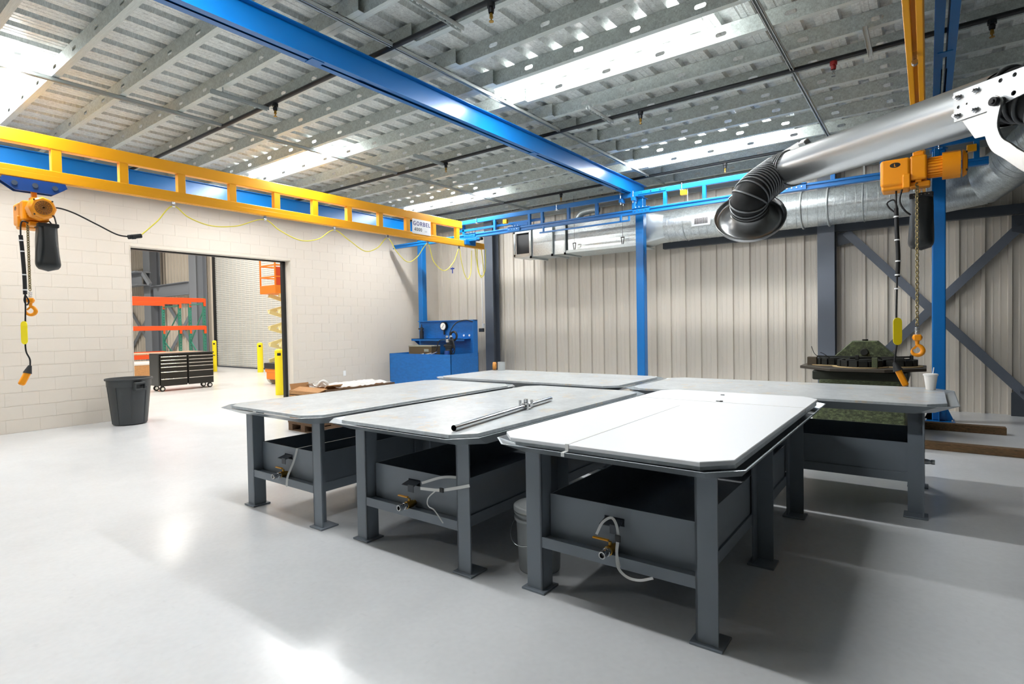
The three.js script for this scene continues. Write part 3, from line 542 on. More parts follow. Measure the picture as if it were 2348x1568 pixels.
{
  const t = thing('spiral_duct', 'large galvanized spiral duct along the top of the corrugated wall', 'duct', [0, DY, DZ]);
  const seams = (x0, x1) => { const g = []; for (let x = x0; x < x1; x += 0.145) g.push(new THREE.TorusGeometry(DR, 0.005, 5, 40).rotateY(Math.PI / 2 + 0.12).translate(x, 0, 0)); return g; };
  const seg = (name, x0, x1) => { const m = mesh(name, [cyl(V(x0, 0, 0), V(x1, 0, 0), DR, DR, 48, true)], M.duct, t); const s = mesh('spiral_seams', seams(x0 + 0.07, x1), M.duct, m); return m; };
  seg('duct_section', -4.0, -1.66); seg('duct_section', -1.66, -1.28); seg('duct_section', -1.28, 0.2);
  for (const x of [-1.66, -1.28]) mesh('flange_ring', [new THREE.TorusGeometry(DR + 0.012, 0.016, 8, 48).rotateY(Math.PI / 2).translate(x, 0, 0)], M.galv, t);
  // square-to-round transition
  const pos = [], idx = [], N = 48; for (let i = 0; i < N; i++) { const a = 2 * Math.PI * i / N, c = Math.cos(a), s = Math.sin(a), k = 1 / Math.max(Math.abs(c), Math.abs(s)); pos.push(-4.42, 0.31 * s * k, 0.31 * c * k, -3.98, DR * s, DR * c); }
  for (let i = 0; i < N; i++) { const a = 2 * i, b = 2 * ((i + 1) % N); idx.push(a, b, a + 1, b, b + 1, a + 1); }
  const g = new THREE.BufferGeometry(); g.setAttribute('position', new THREE.Float32BufferAttribute(pos, 3)); g.setIndex(idx); g.computeVertexNormals();
  mesh('transition', [g], M.duct, t);
  // gored elbow turning towards the room and up
  const pts = [[0.2, 0, 0], [0.5, 0.01, 0.03], [0.78, 0.1, 0.25], [1.0, 0.28, 0.6], [1.3, 0.5, 1.15]];
  const cur = curve(pts), fr = [];
  for (let k = 0; k < 4; k++) { const p0 = cur.getPointAt(k / 4), p1 = cur.getPointAt((k + 1) / 4); fr.push([p0, p1]); }
  fr.forEach(([a, b], k) => { const d = b.clone().sub(a).normalize().multiplyScalar(0.03); const m = mesh('elbow_gore', [cyl(a.clone().sub(d), b.clone().add(d), DR, DR, 40, true)], M.duct, t); if (k > 1) mesh('spiral_seams', [0.2, 0.4, 0.6, 0.8].map((u) => orient(new THREE.TorusGeometry(DR, 0.005, 5, 36).rotateX(Math.PI / 2), a.clone().lerp(b, u - 0.01), a.clone().lerp(b, u + 0.01))), M.duct, m); });
  // grille
  const gr = mesh('vent_grille', [rbox(0.34, 0.17, 0.02, -3.26, -0.02, DR + 0.004, 0.004, 1)], M.white, t, 'white register grille');
  const bars = []; for (let i = 0; i < 12; i++) bars.push(bb(-3.37 + i * 0.02, -3.362 + i * 0.02, -0.07, 0.03, DR + 0.012, DR + 0.018)); for (let i = 0; i < 5; i++) bars.push(bb(-3.38, -3.14, -0.066 + i * 0.022, -0.06 + i * 0.022, DR + 0.012, DR + 0.018));
  mesh('louvre', bars, M.black, gr);
  mesh('sticker', [new THREE.PlaneGeometry(0.16, 0.10).rotateY(0.55).translate(0.98, 0.12, 0.84)], mat(0xf0f0ee, 0.5, 0, { map: canvasTex(96, 64, (c) => { c.fillStyle = '#f2f2ef'; c.fillRect(0, 0, 96, 64); c.fillStyle = '#222'; for (let i = 0; i < 9; i++) c.fillRect(18 + i * 7, 14, i % 3 ? 3 : 5, 36); }) }), t, 'white shipping label');
  for (const x of [-3.6, -0.8]) mesh('hanger_strap', [new THREE.TorusGeometry(DR + 0.006, 0.008, 4, 40).rotateY(Math.PI / 2).translate(x, 0, 0), bb(x - 0.008, x + 0.008, DR, ROOF - DY - 0.25, -0.004, 0.004)], M.galv, t);
}
{
  const t = thing('air_handling_unit', 'rectangular galvanized air unit with a black opening on the back wall', 'duct', [0, 0, 0]);
  const z0 = -10.76, z1 = -10.12;
  const hood = mesh('intake_collar', [bb(-7.45, -6.98, 2.98, 3.00, z0, z1), bb(-7.45, -6.98, 3.55, 3.57, z0, z1), bb(-7.45, -6.98, 3.0, 3.55, z0, z0 + 0.02), bb(-7.0, -6.98, 3.0, 3.55, z0, z1), bb(-7.45, -7.41, 3.0, 3.55, z1 - 0.02, z1), bb(-7.03, -6.98, 3.0, 3.55, z1 - 0.02, z1), bb(-7.45, -6.98, 3.0, 3.05, z1 - 0.02, z1), bb(-7.45, -6.98, 3.51, 3.55, z1 - 0.02, z1)], M.duct, t);
  mesh('filter', [bb(-7.42, -7.0, 3.02, 3.53, z1 - 0.09, z1 - 0.06)], M.black, hood, 'black filter face');
  mesh('duct_box', [rbox(0.55, 0.60, 0.62, -6.7, 3.27, (z0 + z1) / 2, 0.004, 1)], M.duct, t);
  mesh('duct_box', [rbox(0.30, 0.62, 0.60, -6.26, 3.27, (z0 + z1) / 2, 0.004, 1)], M.duct, t);
  for (const x of [-6.975, -6.42, -6.10]) mesh('flange_frame', [bb(x - 0.018, x + 0.018, 2.93, 2.98, z0 - 0.02, z1 + 0.03), bb(x - 0.018, x + 0.018, 3.57, 3.62, z0 - 0.02, z1 + 0.03), bb(x - 0.018, x + 0.018, 2.93, 3.62, z1, z1 + 0.03)], M.galv, t);
  mesh('plenum', [rbox(1.62, 0.62, 0.60, -5.24, 3.30, (z0 + z1) / 2, 0.006, 1)], M.duct, t);
  const pan = mesh('drain_tray', [bb(-6.02, -4.40, 2.945, 2.96, z0, z1 + 0.12), bb(-6.02, -4.40, 2.96, 3.0, z1 + 0.11, z1 + 0.12), bb(-6.02, -6.01, 2.96, 3.0, z0, z1 + 0.12)], M.galv, t);
  for (const x of [-5.83, -4.75]) mesh('hanger_clip', [bb(x - 0.035, x + 0.035, 3.13, 3.145, z1 + 0.07, z1 + 0.1), bar(V(x - 0.033, 3.14, z1 + 0.085), V(x - 0.012, 3.0, z1 + 0.085), 0.012, 0.012), bar(V(x + 0.033, 3.14, z1 + 0.085), V(x + 0.012, 3.0, z1 + 0.085), 0.012, 0.012), cyl(V(x, 3.14, z1 + 0.085), V(x, 4.1, z1 + 0.085), 0.003, 0.003, 6)], M.black, pan);
  mesh('flue_elbow', [tube([[-6.0, 3.6, -10.5], [-6.0, 3.72, -10.5], [-5.92, 3.82, -10.5], [-5.75, 3.86, -10.5], [-5.5, 3.86, -10.5]], 0.07, 30, 16)], M.duct, t);
}
{
  const t = thing('wall_conduit', 'thin white conduit and small grey box on the first grey column', 'conduit', [-8.9, 0, -10.72]);
  mesh('conduit', [cyl(V(0, 1.5, 0), V(0, 3.0, 0), 0.012)], M.white, t);
  mesh('junction_box', [rbox(0.13, 0.09, 0.07, -0.02, 1.36, 0.02, 0.008)], M.greyDark, t);
  mesh('switch_box', [rbox(0.06, 0.11, 0.05, 0.03, 1.47, 0.01, 0.006)], M.white, t);
}
{
  const m = mesh('tape_mark', [bb(-10.29, -10.14, 3.0, 3.035, ZB + 0.001, ZB + 0.003), bb(-10.225, -10.19, 2.89, 3.05, ZB + 0.002, ZB + 0.004)], mat(0x1d3f9e, 0.7));
  tag(m, 'blue tape cross stuck on the corrugated wall', 'tape');
}
{
  const t = thing('wall_outlet', 'small white outlet cover on the block wall', 'outlet', [XW + 0.004, 0.43, -7.94]);
  mesh('cover_plate', [rbox(0.008, 0.12, 0.075, 0, 0, 0, 0.003, 2)], M.white, t);
}
// ---------------------------------------------------------------- fume extraction arm
{
  // world points measured along the arm; the joint bracket is at the right edge
  const cam = camera.position.clone(), rot = new THREE.Euler(-1.29677 * Math.PI / 180, 36.9154 * Math.PI / 180, -1.00578 * Math.PI / 180, 'YXZ');
  const L = V(-0.537, 2.178, -2.957), Rj = V(0.179, 2.096, -2.217);
  const dir = Rj.clone().sub(L).normalize(), up = V(0, 1, 0), side = dir.clone().cross(up).normalize(), nrm = side.clone().cross(dir).normalize();
  const t = thing('fume_extraction_arm', 'shiny metal fume extraction arm with a flared hood at the upper right', 'extraction arm');
  mesh('tube', [cyl(L, Rj, 0.08, 0.08, 48, true)], M.alu, t);
  const hoodC = V(-0.690, 1.995, -2.87);               // mouth of the hose on the hood
  const hd = V(-0.18, -0.60, -0.77).normalize();      // the hood opens along this
  const flexPts = [L.clone().addScaledVector(dir, 0.05), L.clone(), L.clone().addScaledVector(dir, -0.06), hoodC.clone().addScaledVector(hd, -0.07), hoodC.clone()];
  const cur = curve(flexPts), N = 24, hoseR = 0.084, hose = [];
  mesh('hose_cuff', [cyl(hoodC.clone().addScaledVector(hd, -0.028), hoodC.clone().addScaledVector(hd, 0.006), 0.0865, 0.0865, 36)], M.rubber, t);
  mesh('flex_hose', [new THREE.TubeGeometry(cur, 50, hoseR - 0.004, 28, false)], M.rubber, t);
  for (let k = 1; k < N; k++) { const u = k / N, p = cur.getPointAt(u), d = cur.getTangentAt(u).multiplyScalar(0.001); hose.push(orient(new THREE.TorusGeometry(hoseR - 0.001, 0.0042, 6, 36).rotateX(Math.PI / 2), p.clone().sub(d), p.clone().add(d))); }
  mesh('hose_ribs', hose, mat(0x8d9194, 0.35, 0.4), t);
  const prof = [[0.080, -0.03], [0.080, 0.004], [0.092, 0.022], [0.116, 0.046], [0.14, 0.060], [0.156, 0.064], [0.168, 0.058], [0.175, 0.044], [0.179, 0.040], [0.181, 0.045], [0.172, 0.066], [0.157, 0.072], [0.14, 0.067]];
  const hg = lathe(prof.map(([r, y]) => [0.08 + (r - 0.08) * 0.84, y]), 48); const q = new THREE.Quaternion().setFromUnitVectors(V(0, 1, 0), hd);
  mesh('hood', [hg.applyQuaternion(q).translate(hoodC.x, hoodC.y, hoodC.z)], mat(0x9a9c9d, 0.30, 0.95), t, 'flared steel hood');
  const lk = L.clone().addScaledVector(nrm, 0.075), lk0 = L.clone().addScaledVector(dir, 0.10).addScaledVector(nrm, 0.088), lk1 = L.clone().addScaledVector(dir, -0.14).addScaledVector(nrm, 0.055), lk2 = hoodC.clone().addScaledVector(side, 0.0).add(V(-0.085, 0.05, 0.02));
  mesh('hood_link', [bar(lk0, lk1, 0.035, 0.03), bar(lk1, lk2, 0.03, 0.006), orient(new RoundedBoxGeometry(0.04, 0.045, 0.03, 2, 0.006), lk0.clone().addScaledVector(dir, 0.0), lk0.clone().addScaledVector(dir, 0.045))], M.alu, t);
  mesh('pivot_bolt', [cyl(lk1.clone().addScaledVector(side, -0.03), lk1.clone().addScaledVector(side, 0.03), 0.012, 0.012, 12)], M.chrome, t);
  // joint plates: built in a local frame (x along the arm, y up the plate, z towards the camera)
  const toCam = side.clone().multiplyScalar(side.dot(cam.clone().sub(Rj)) > 0 ? 1 : -1), F = new THREE.Matrix4().makeBasis(dir, toCam.clone().cross(dir), toCam).setPosition(Rj.x, Rj.y, Rj.z);
  const inF = (g) => prep(g).applyMatrix4(F);
  const circ = (x, y, r) => slot(x, y, 2 * r, 2 * r - 1e-5, 6);
  const plate = mesh('joint_plate', [inF(extrude([[-0.078, 0.04], [-0.068, -0.05], [0.035, -0.047], [0.30, -0.005], [0.30, 0.07], [0.131, 0.042]], 0.005, [circ(-0.03, -0.006, 0.003), circ(-0.057, -0.008, 0.005), circ(0.069, 0.027, 0.006), circ(0.108, 0.029, 0.006), circ(0.109, -0.02, 0.007)]).translate(0, 0, 0.084))], M.alu, t);
  for (const [x, y] of [[-0.059, 0.022], [-0.003, 0.024], [-0.058, -0.033], [-0.001, -0.032]]) mesh('bolt', [inF(cyl(V(x, y, 0.089), V(x, y, 0.092), 0.010, 0.010, 16)), inF(cyl(V(x, y, 0.092), V(x, y, 0.099), 0.008, 0.008, 6)), inF(cyl(V(x, y, 0.099), V(x, y, 0.105), 0.005, 0.005, 10))], M.chrome, plate);
  const spl = new THREE.SplineCurve([[0.056, -0.03], [0.05, -0.086], [0.053, -0.122], [0.075, -0.166], [0.113, -0.197], [0.168, -0.242], [0.26, -0.31]].map((p) => new THREE.Vector2(...p))).getPoints(24), spr = new THREE.SplineCurve([[0.26, -0.25], [0.164, -0.191], [0.126, -0.159], [0.101, -0.138], [0.086, -0.104], [0.086, -0.074], [0.091, -0.034], [0.073, -0.016], [0.058, -0.024]].map((p) => new THREE.Vector2(...p))).getPoints(24);
  mesh('spring_arm', [inF(extrude([...spl, ...spr].map((p) => [p.x, p.y]), 0.006, [], 0.0012).translate(0, 0, 0.100))], M.alu, t);
  mesh('pivot', [inF(cyl(V(0.076, -0.033, 0.088), V(0.076, -0.033, 0.118), 0.014, 0.012, 18)), inF(cyl(V(0.076, -0.033, 0.118), V(0.076, -0.033, 0.122), 0.007, 0.007, 6))], M.black, t);
  mesh('side_bracket', [inF(extrude([[-0.051, -0.045], [0.03, -0.046], [0.035, -0.115], [-0.001, -0.114]], 0.005).translate(0, 0, 0.078))], M.alu, t);
  // second hose and arm leaving the picture to the right, up to its ceiling post
  const e1 = Rj.clone().addScaledVector(dir, 0.14), e2 = V(0.50, 1.93, -2.42), e3 = V(1.35, 3.05, -2.9);
  const c2 = curve([Rj.clone().addScaledVector(dir, -0.03), Rj.clone().addScaledVector(dir, 0.06), e1.clone().add(V(0.04, -0.06, -0.02)), e2]);
  mesh('flex_hose', [new THREE.TubeGeometry(c2, 40, 0.074, 24, false)], M.rubber, t);
  const rb2 = []; for (let k = 2; k < 18; k++) { const u = k / 18, p = c2.getPointAt(u), d = c2.getTangentAt(u).multiplyScalar(0.001); rb2.push(orient(new THREE.TorusGeometry(0.078, 0.006, 6, 32).rotateX(Math.PI / 2), p.clone().sub(d), p.clone().add(d))); }
  mesh('hose_ribs', rb2, mat(0x55585b, 0.4, 0.3), t);
  mesh('inner_tube', [cyl(e2, e3, 0.08, 0.08, 32, true)], M.alu, t);
  mesh('ceiling_post', [cyl(V(1.35, 3.0, -2.9), V(1.35, 4.15, -2.9), 0.06)], M.grey, t);
}
// ---------------------------------------------------------------- work tables
function octagon(hw, hl, c) { return [[-hw + c, hl], [hw - c, hl], [hw, hl - c], [hw, -hl + c], [hw - c, -hl], [-hw + c, -hl], [-hw, -hl + c], [-hw, hl - c]]; }
function ring(sections) {             // closed loop of [hw, hl, c, y]
  const pos = [], S = sections.map(([a, b, c, y]) => octagon(a, b, c).map((p) => [p[0], y, p[1]])), n = S.length;
  for (let k = 0; k < n; k++) for (let i = 0; i < 8; i++) {
    const A = S[k][i], B = S[k][(i + 1) % 8], C = S[(k + 1) % n][(i + 1) % 8], D = S[(k + 1) % n][i];
    pos.push(...A, ...C, ...B, ...A, ...D, ...C);
  }
  const g = new THREE.BufferGeometry(); g.setAttribute('position', new THREE.Float32BufferAttribute(pos, 3)); g.computeVertexNormals(); return g;
}
const TW = 0.600, TL = 1.192;
function plateGeo(hw, hl, c, y0, y1, bev = 0.0015) {
  const g = extrude(octagon(hw - bev, hl - bev, c), y1 - y0 - 2 * bev, [], bev).rotateX(-Math.PI / 2).translate(0, y0 + bev, 0), p = g.attributes.position, uv = g.attributes.uv;
  for (let i = 0; i < uv.count; i++) uv.setXY(i, p.getX(i), p.getZ(i));
  return g;
}
const G = {
  top: prep(plateGeo(TW, TL, 0.115, 0.824, 0.846)),
  trough: prep(ring([[0.54, 1.07, 0.11, 0.787], [0.603, 1.135, 0.118, 0.785], [0.648, 1.254, 0.128, 0.836], [0.655, 1.262, 0.130, 0.835], [0.605, 1.122, 0.12, 0.775], [0.54, 1.07, 0.11, 0.775]])),
  frame: geo([bb(-0.535, 0.535, 0.79, 0.824, -1.06, 1.06), bb(-0.46, 0.46, 0.765, 0.79, -0.03, 0.03)]),
  base: prep(rbox(0.148, 0.012, 0.148, 0, 0.006, 0, 0.003, 1)),
};
function legGeo(sx, sz) {             // angle iron, vertex on the inner side; sz > 0: flange on the front
  const k = 0.010, w = 0.1, x = sx < 0 ? 1 : -1; // inner direction
  const front = sz > 0 ? 0.05 : -0.05;
  return geo([bb(-0.05, 0.05, 0.012, 0.776, Math.min(front, front - Math.sign(front) * k), Math.max(front, front - Math.sign(front) * k)), bb(Math.min(x * 0.05, x * (0.05 - k)), Math.max(x * 0.05, x * (0.05 - k)), 0.012, 0.776, -0.05, 0.05)]);
}
const legs = { '-1,1': legGeo(-1, 1), '1,1': legGeo(1, 1), '-1,-1': legGeo(-1, -1), '1,-1': legGeo(1, -1) };
const panZ = 0.985;
const panSlot = [[-0.055, 0.43], [0.055, 0.43], [0.055, 0.47], [-0.055, 0.47]];
G.pan = geo([
  extrude([[-0.405, 0.293], [0.405, 0.293], [0.405, 0.527], [-0.405, 0.527]], 0.006, [panSlot.map((p) => [p[0] - 0.02, p[1]])]).translate(0, 0, panZ - 0.006),
  extrude([[-0.405, 0.293], [0.405, 0.293], [0.405, 0.527], [-0.405, 0.527]], 0.006, [panSlot]).translate(0, 0, -panZ),
  bb(-0.405, -0.399, 0.293, 0.527, -panZ, panZ), bb(0.399, 0.405, 0.293, 0.527, -panZ, panZ), bb(-0.4, 0.4, 0.293, 0.299, -panZ, panZ)]);
G.tab = geo([box(0.105, 0.004, 0.07).rotateX(0.25).translate(-0.02, 0.452, panZ + 0.03), box(0.05, 0.045, 0.004).translate(0.01, 0.43, panZ + 0.062)]);
G.valveBody = geo([cyl(V(0, 0.32, panZ), V(0, 0.32, panZ + 0.03), 0.017, 0.017, 12), cyl(V(0, 0.32, panZ + 0.025), V(0, 0.32, panZ + 0.075), 0.024, 0.024, 12), cyl(V(0, 0.32, panZ + 0.05), V(0, 0.36, panZ + 0.05), 0.009, 0.009, 8)]);
G.valveTip = geo([cyl(V(0, 0.32, panZ + 0.075), V(0, 0.32, panZ + 0.095), 0.021, 0.021, 14), lathe([[0.014, 0], [0.017, 0], [0.019, 0.012], [0.015, 0.02], [0.019, 0.03], [0.0195, 0.05], [0.012, 0.05], [0.012, 0]], 18).rotateX(Math.PI / 2).translate(0, 0.32, panZ + 0.09)]);
G.valveLever = geo([rbox(0.09, 0.009, 0.018, -0.05, 0.366, panZ + 0.055, 0.004, 1)]);
function workTable(label, x, z, turn) {
  const t = thing('work_table', label, 'table', [x, 0, z], turn, 'steel work tables');
  mesh('table_top', G.top, M.tableTop, t);
  mesh('drip_trough', G.trough, M.trough, t);
  mesh('top_frame', G.frame, M.table, t);
  for (const sx of [-1, 1]) for (const zz of [1, 0, -1]) {
    const l = mesh('leg', legs[sx + ',' + (zz > 0 ? 1 : -1)], M.table, t); l.position.set(sx * 0.465, 0, zz * 1.01);
    mesh('base_plate', G.base, M.table, l);
  }
  for (const s of [-1, 1]) {
    mesh('end_rail', [bb(-0.415, 0.415, 0.248, 0.305, s * 1.055 - 0.004, s * 1.055 + 0.004), bb(-0.415, 0.415, 0.285, 0.292, Math.min(s * 1.05, s * 0.98), Math.max(s * 1.05, s * 0.98))], M.table, t);
    mesh('side_rail', [bb(s * 0.411 - 0.005, s * 0.411 + 0.005, 0.235, 0.302, -0.96, 0.96)], M.table, t);
  }
  const pan = mesh('drip_pan', G.pan, M.table, t);
  mesh('handle_tab', G.tab, M.greyDark, pan);
  const v = mesh('drain_valve', G.valveBody, M.brass, t); v.position.x = -0.02;
  mesh('nozzle', G.valveTip, M.chrome, v); mesh('lever', G.valveLever, M.yellow, v, 'yellow lever');
  return t;
}
const T1 = workTable('grey steel work table nearest the doorway, front left of the group', -4.02, -3.425, 0);
const T2 = workTable('grey steel work table carrying the steel rod, in the middle of the front row', -2.635, -3.465, 0);
const T3 = workTable('grey steel work table topped with the white plastic sheet, nearest the camera', -1.255, -3.54, 0);
const T4 = workTable('grey steel work table at the back, parallel to the corrugated wall', -3.625, -5.50, Math.PI / 2);
const T5 = workTable('grey steel work table on the right with the white foam cup', -1.08, -5.49, Math.PI / 2);
// banding straps on the tables
function ribbon(pts, w, m, parent, name, face = V(0.5, 0.15, 0.85)) {
  const c = curve(pts), N = 60, pos = [], idx = [], n = face.clone().normalize();
  for (let i = 0; i <= N; i++) { const p = c.getPointAt(i / N), d = c.getTangentAt(i / N).cross(n).normalize().multiplyScalar(w / 2); pos.push(p.x + d.x, p.y + d.y, p.z + d.z, p.x - d.x, p.y - d.y, p.z - d.z); }
  for (let i = 0; i < N; i++) { const a = 2 * i; idx.push(a, a + 1, a + 2, a + 1, a + 3, a + 2); }
  const g = new THREE.BufferGeometry(); g.setAttribute('position', new THREE.Float32BufferAttribute(pos, 3)); g.setIndex(idx); g.computeVertexNormals();
  return mesh(name, [g], m, parent);
}
{
  const t = thing('banding_strap', 'cut white banding strap curling from the pan of the table nearest the camera', 'strap', [-1.25, 0, -3.54]);
  ribbon([[-0.067, 0.408, 1.10], [-0.034, 0.474, 1.09], [0.002, 0.496, 1.07], [0.027, 0.475, 1.075], [0.041, 0.414, 1.08], [0.035, 0.326, 1.085], [0.045, 0.264, 1.09], [0.091, 0.237, 1.10], [0.158, 0.24, 1.11], [0.235, 0.274, 1.12]], 0.013, M.strap, t, 'band');
  ribbon([[0.036, 0.41, 1.072], [0.03, 0.33, 1.075], [0.045, 0.26, 1.078]], 0.013, M.strap, t, 'band');
  mesh('clip', [rbox(0.028, 0.034, 0.008, 0.041, 0.405, 1.084, 0.002, 1)], M.black, t);
}
{
  const t = thing('banding_strap', 'loose white banding strap around the pan of the middle front table', 'strap', [-2.63, 0, -3.465]);
  ribbon([[0.078, 0.47, 1.02], [0.258, 0.53, 1.0], [0.411, 0.535, 0.96]], 0.016, M.strap, t, 'band');
  ribbon([[0.085, 0.442, 1.04], [0.285, 0.470, 1.066], [0.40, 0.50, 1.07], [0.522, 0.536, 1.07]], 0.018, M.strap, t, 'band');
  ribbon([[0.248, 0.463, 1.066], [0.183, 0.405, 1.07], [0.175, 0.37, 1.07], [0.189, 0.353, 1.07], [0.234, 0.345, 1.075], [0.315, 0.28, 1.08]], 0.007, M.strap, t, 'band');
  mesh('clip', [rbox(0.03, 0.028, 0.008, 0.30, 0.474, 1.072, 0.002, 1)], M.black, t);
}
{
  const t = thing('banding_strap', 'taut white banding strap over the pan of the table nearest the doorway', 'strap', [-4.02, 0, -3.425]);
  ribbon([[0.075, 0.245, panZ + 0.082], [0.085, 0.32, panZ + 0.078], [0.095, 0.43, panZ + 0.03], [0.105, 0.53, panZ + 0.002]], 0.017, M.strap, t, 'band');
  mesh('band', [bb(0.097, 0.113, 0.5285, 0.5295, -panZ, panZ + 0.004)], M.strap, t);
}
// white sheet on the nearest table
{
  const t = thing('plastic_sheet', 'thick white plastic sheet with cut corners lying on the nearest table', 'sheet', [-1.255, 0.847, -3.54]);
  mesh('panel', [plateGeo(0.605, 1.222, 0.11, 0, 0.022, 0.003)], M.uhmw, t);
  mesh('banding', [bb(-0.16, -0.142, 0.0222, 0.0235, -0.3, 1.224), bb(-0.16, -0.142, -0.012, 0.0235, 1.2225, 1.224), bb(-0.16, -0.142, -0.0115, -0.010, 1.223, 1.262), bb(-0.16, -0.142, -0.03, -0.0105, 1.2625, 1.264)], M.strap, t);
  mesh('banding', [bb(-0.605, 0.607, 0.0222, 0.0235, -0.61, -0.592), bb(0.6055, 0.607, -0.012, 0.0235, -0.61, -0.592), bb(0.6055, 0.657, -0.0115, -0.010, -0.61, -0.592)], M.strap, t);
  mesh('debris', [rbox(0.035, 0.005, 0.012, 0.03, 0.0265, -0.62, 0.002, 1), rbox(0.02, 0.008, 0.02, 0.05, 0.027, -0.62, 0.002, 1), rbox(0.03, 0.005, 0.01, -0.05, 0.0265, -1.0, 0.002, 1)], M.black, t);
}
{
  const t = thing('steel_rod', 'long steel rod with a clamp fitting lying on the middle front table', 'rod', [0, 0, 0]);
  const a = V(-2.19, 0.866, -2.36), b = V(-2.40, 0.866, -3.72);
  mesh('tube', [cyl(a, b, 0.018, 0.018, 24, true), cyl(a, b, 0.014, 0.014, 20, true)], M.chrome, t);
  const c = a.clone().lerp(b, 0.68), d = b.clone().sub(a).normalize();
  mesh('clamp', [cyl(c.clone().addScaledVector(d, -0.035), c.clone().addScaledVector(d, 0.035), 0.028, 0.028, 8), box(0.09, 0.022, 0.02).translate(c.x, c.y + 0.01, c.z), box(0.022, 0.07, 0.022).translate(c.x, c.y + 0.018, c.z), cyl(V(c.x + 0.03, c.y + 0.005, c.z - 0.03), V(c.x + 0.03, c.y + 0.045, c.z - 0.03), 0.011, 0.011, 6), cyl(V(c.x - 0.03, c.y + 0.005, c.z + 0.03), V(c.x - 0.03, c.y + 0.045, c.z + 0.03), 0.011, 0.011, 6), cyl(V(c.x + 0.035, c.y - 0.02, c.z + 0.03), V(c.x + 0.035, c.y + 0.03, c.z + 0.03), 0.01, 0.01, 6)], M.chrome, t);
}
{
  const t = thing('foam_cup', 'white foam drinking cup with a straw on the right table', 'cup', [0.02, 0.847, -5.92]);
  mesh('cup', [lathe([[0, 0.002], [0.033, 0.0], [0.048, 0.118], [0.053, 0.12], [0.054, 0.132], [0.050, 0.134], [0.046, 0.118], [0.031, 0.006], [0, 0.006]], 32)], M.cup, t);
  mesh('lid', [lathe([[0, 0.132], [0.046, 0.132], [0.050, 0.135], [0.0, 0.137]], 28)], M.cup, t);
  mesh('straw', [cyl(V(0.0, 0.02, 0), V(0.022, 0.19, 0.01), 0.0035, 0.0035, 8)], M.white, t);
}
{
  const t = mesh('metal_can', [lathe([[0, 0], [0.052, 0], [0.052, 0.115], [0.048, 0.115], [0.048, 0.01], [0, 0.01]], 28).translate(-4.66, 0.847, -6.0)], mat(0xb9bcbc, 0.4, 0.4));
  tag(t, 'small pale grey can at the left end of the back table', 'can');
  const r = mesh('tape_roll', [lathe([[0.03, -0.02], [0.055, -0.02], [0.055, 0.02], [0.03, 0.02], [0.03, -0.02]], 28).rotateZ(Math.PI / 2).rotateY(0.5).translate(-4.78, 0.902, -6.0)], mat(0xc98a3f, 0.6));
  tag(r, 'brown tape roll standing behind the small can', 'tape');
}
// ---------------------------------------------------------------- bucket and bin
{
  const t = thing('plastic_bucket', 'grey lidded plastic bucket between the two nearest tables', 'bucket', [-1.865, 0, -2.74]);
  const R = 0.135;
  mesh('pail', [lathe([[0, 0.0], [R * 0.9, 0.0], [R * 0.915, 0.01], [R, 0.30], [R + 0.012, 0.30], [R + 0.012, 0.315], [R, 0.318], [R, 0.335], [R + 0.012, 0.338], [R + 0.012, 0.352], [R, 0.355], [R, 0.365]], 40)], M.bucket, t);
  mesh('lid', [lathe([[0, 0.373], [R * 0.82, 0.373], [R * 0.86, 0.381], [R + 0.008, 0.383], [R + 0.016, 0.378], [R + 0.016, 0.357], [R + 0.008, 0.357]], 40)], mat(0xb9bdbe, 0.4), t);
  const pts = []; for (let i = 0; i <= 12; i++) { const a = Math.PI * i / 12; pts.push([-Math.cos(a) * (R + 0.02), 0.325 - Math.sin(a) * 0.13, Math.sin(a) * 0.06 + 0.0]); }
  mesh('bail_handle', [tube(pts.map((p) => [p[2] * 0 - 0.0 + p[0], p[1], p[2] + Math.sqrt(Math.max(0, (R + 0.012) ** 2 - p[0] ** 2)) * 0.98]), 0.003, 40, 6)], M.chrome, t);
}
{
  const t = thing('trash_bin', 'large round black plastic trash bin beside the doorway', 'bin', [-10.17, 0, -3.42], 0);
  mesh('body', [lathe([[0, 0.01], [0.225, 0.01], [0.232, 0.02], [0.285, 0.60], [0.298, 0.605], [0.302, 0.70], [0.322, 0.705], [0.325, 0.725], [0.318, 0.735], [0.300, 0.73], [0.280, 0.60], [0.225, 0.03], [0, 0.03]], 56)], M.binPlastic, t);
  for (let k = 0; k < 8; k++) { const a = 2 * Math.PI * k / 8 + 0.2; mesh('rib', [bar(V(Math.cos(a) * 0.231, 0.02, Math.sin(a) * 0.231), V(Math.cos(a) * 0.287, 0.60, Math.sin(a) * 0.287), 0.012, 0.012)], M.binPlastic, t); }
  for (const s of [1, -1]) { const a = s > 0 ? -0.1 : Math.PI - 0.1; const g = [rbox(0.07, 0.035, 0.15, 0.33, 0.66, 0, 0.01), rbox(0.07, 0.12, 0.018, 0.33, 0.61, 0.068, 0.006), rbox(0.07, 0.12, 0.018, 0.33, 0.61, -0.068, 0.006), rbox(0.02, 0.035, 0.15, 0.36, 0.56, 0, 0.008)]; mesh('handle', g.map((q) => prep(q).rotateY(-a + Math.PI * 0)), M.binPlastic, t); }
}
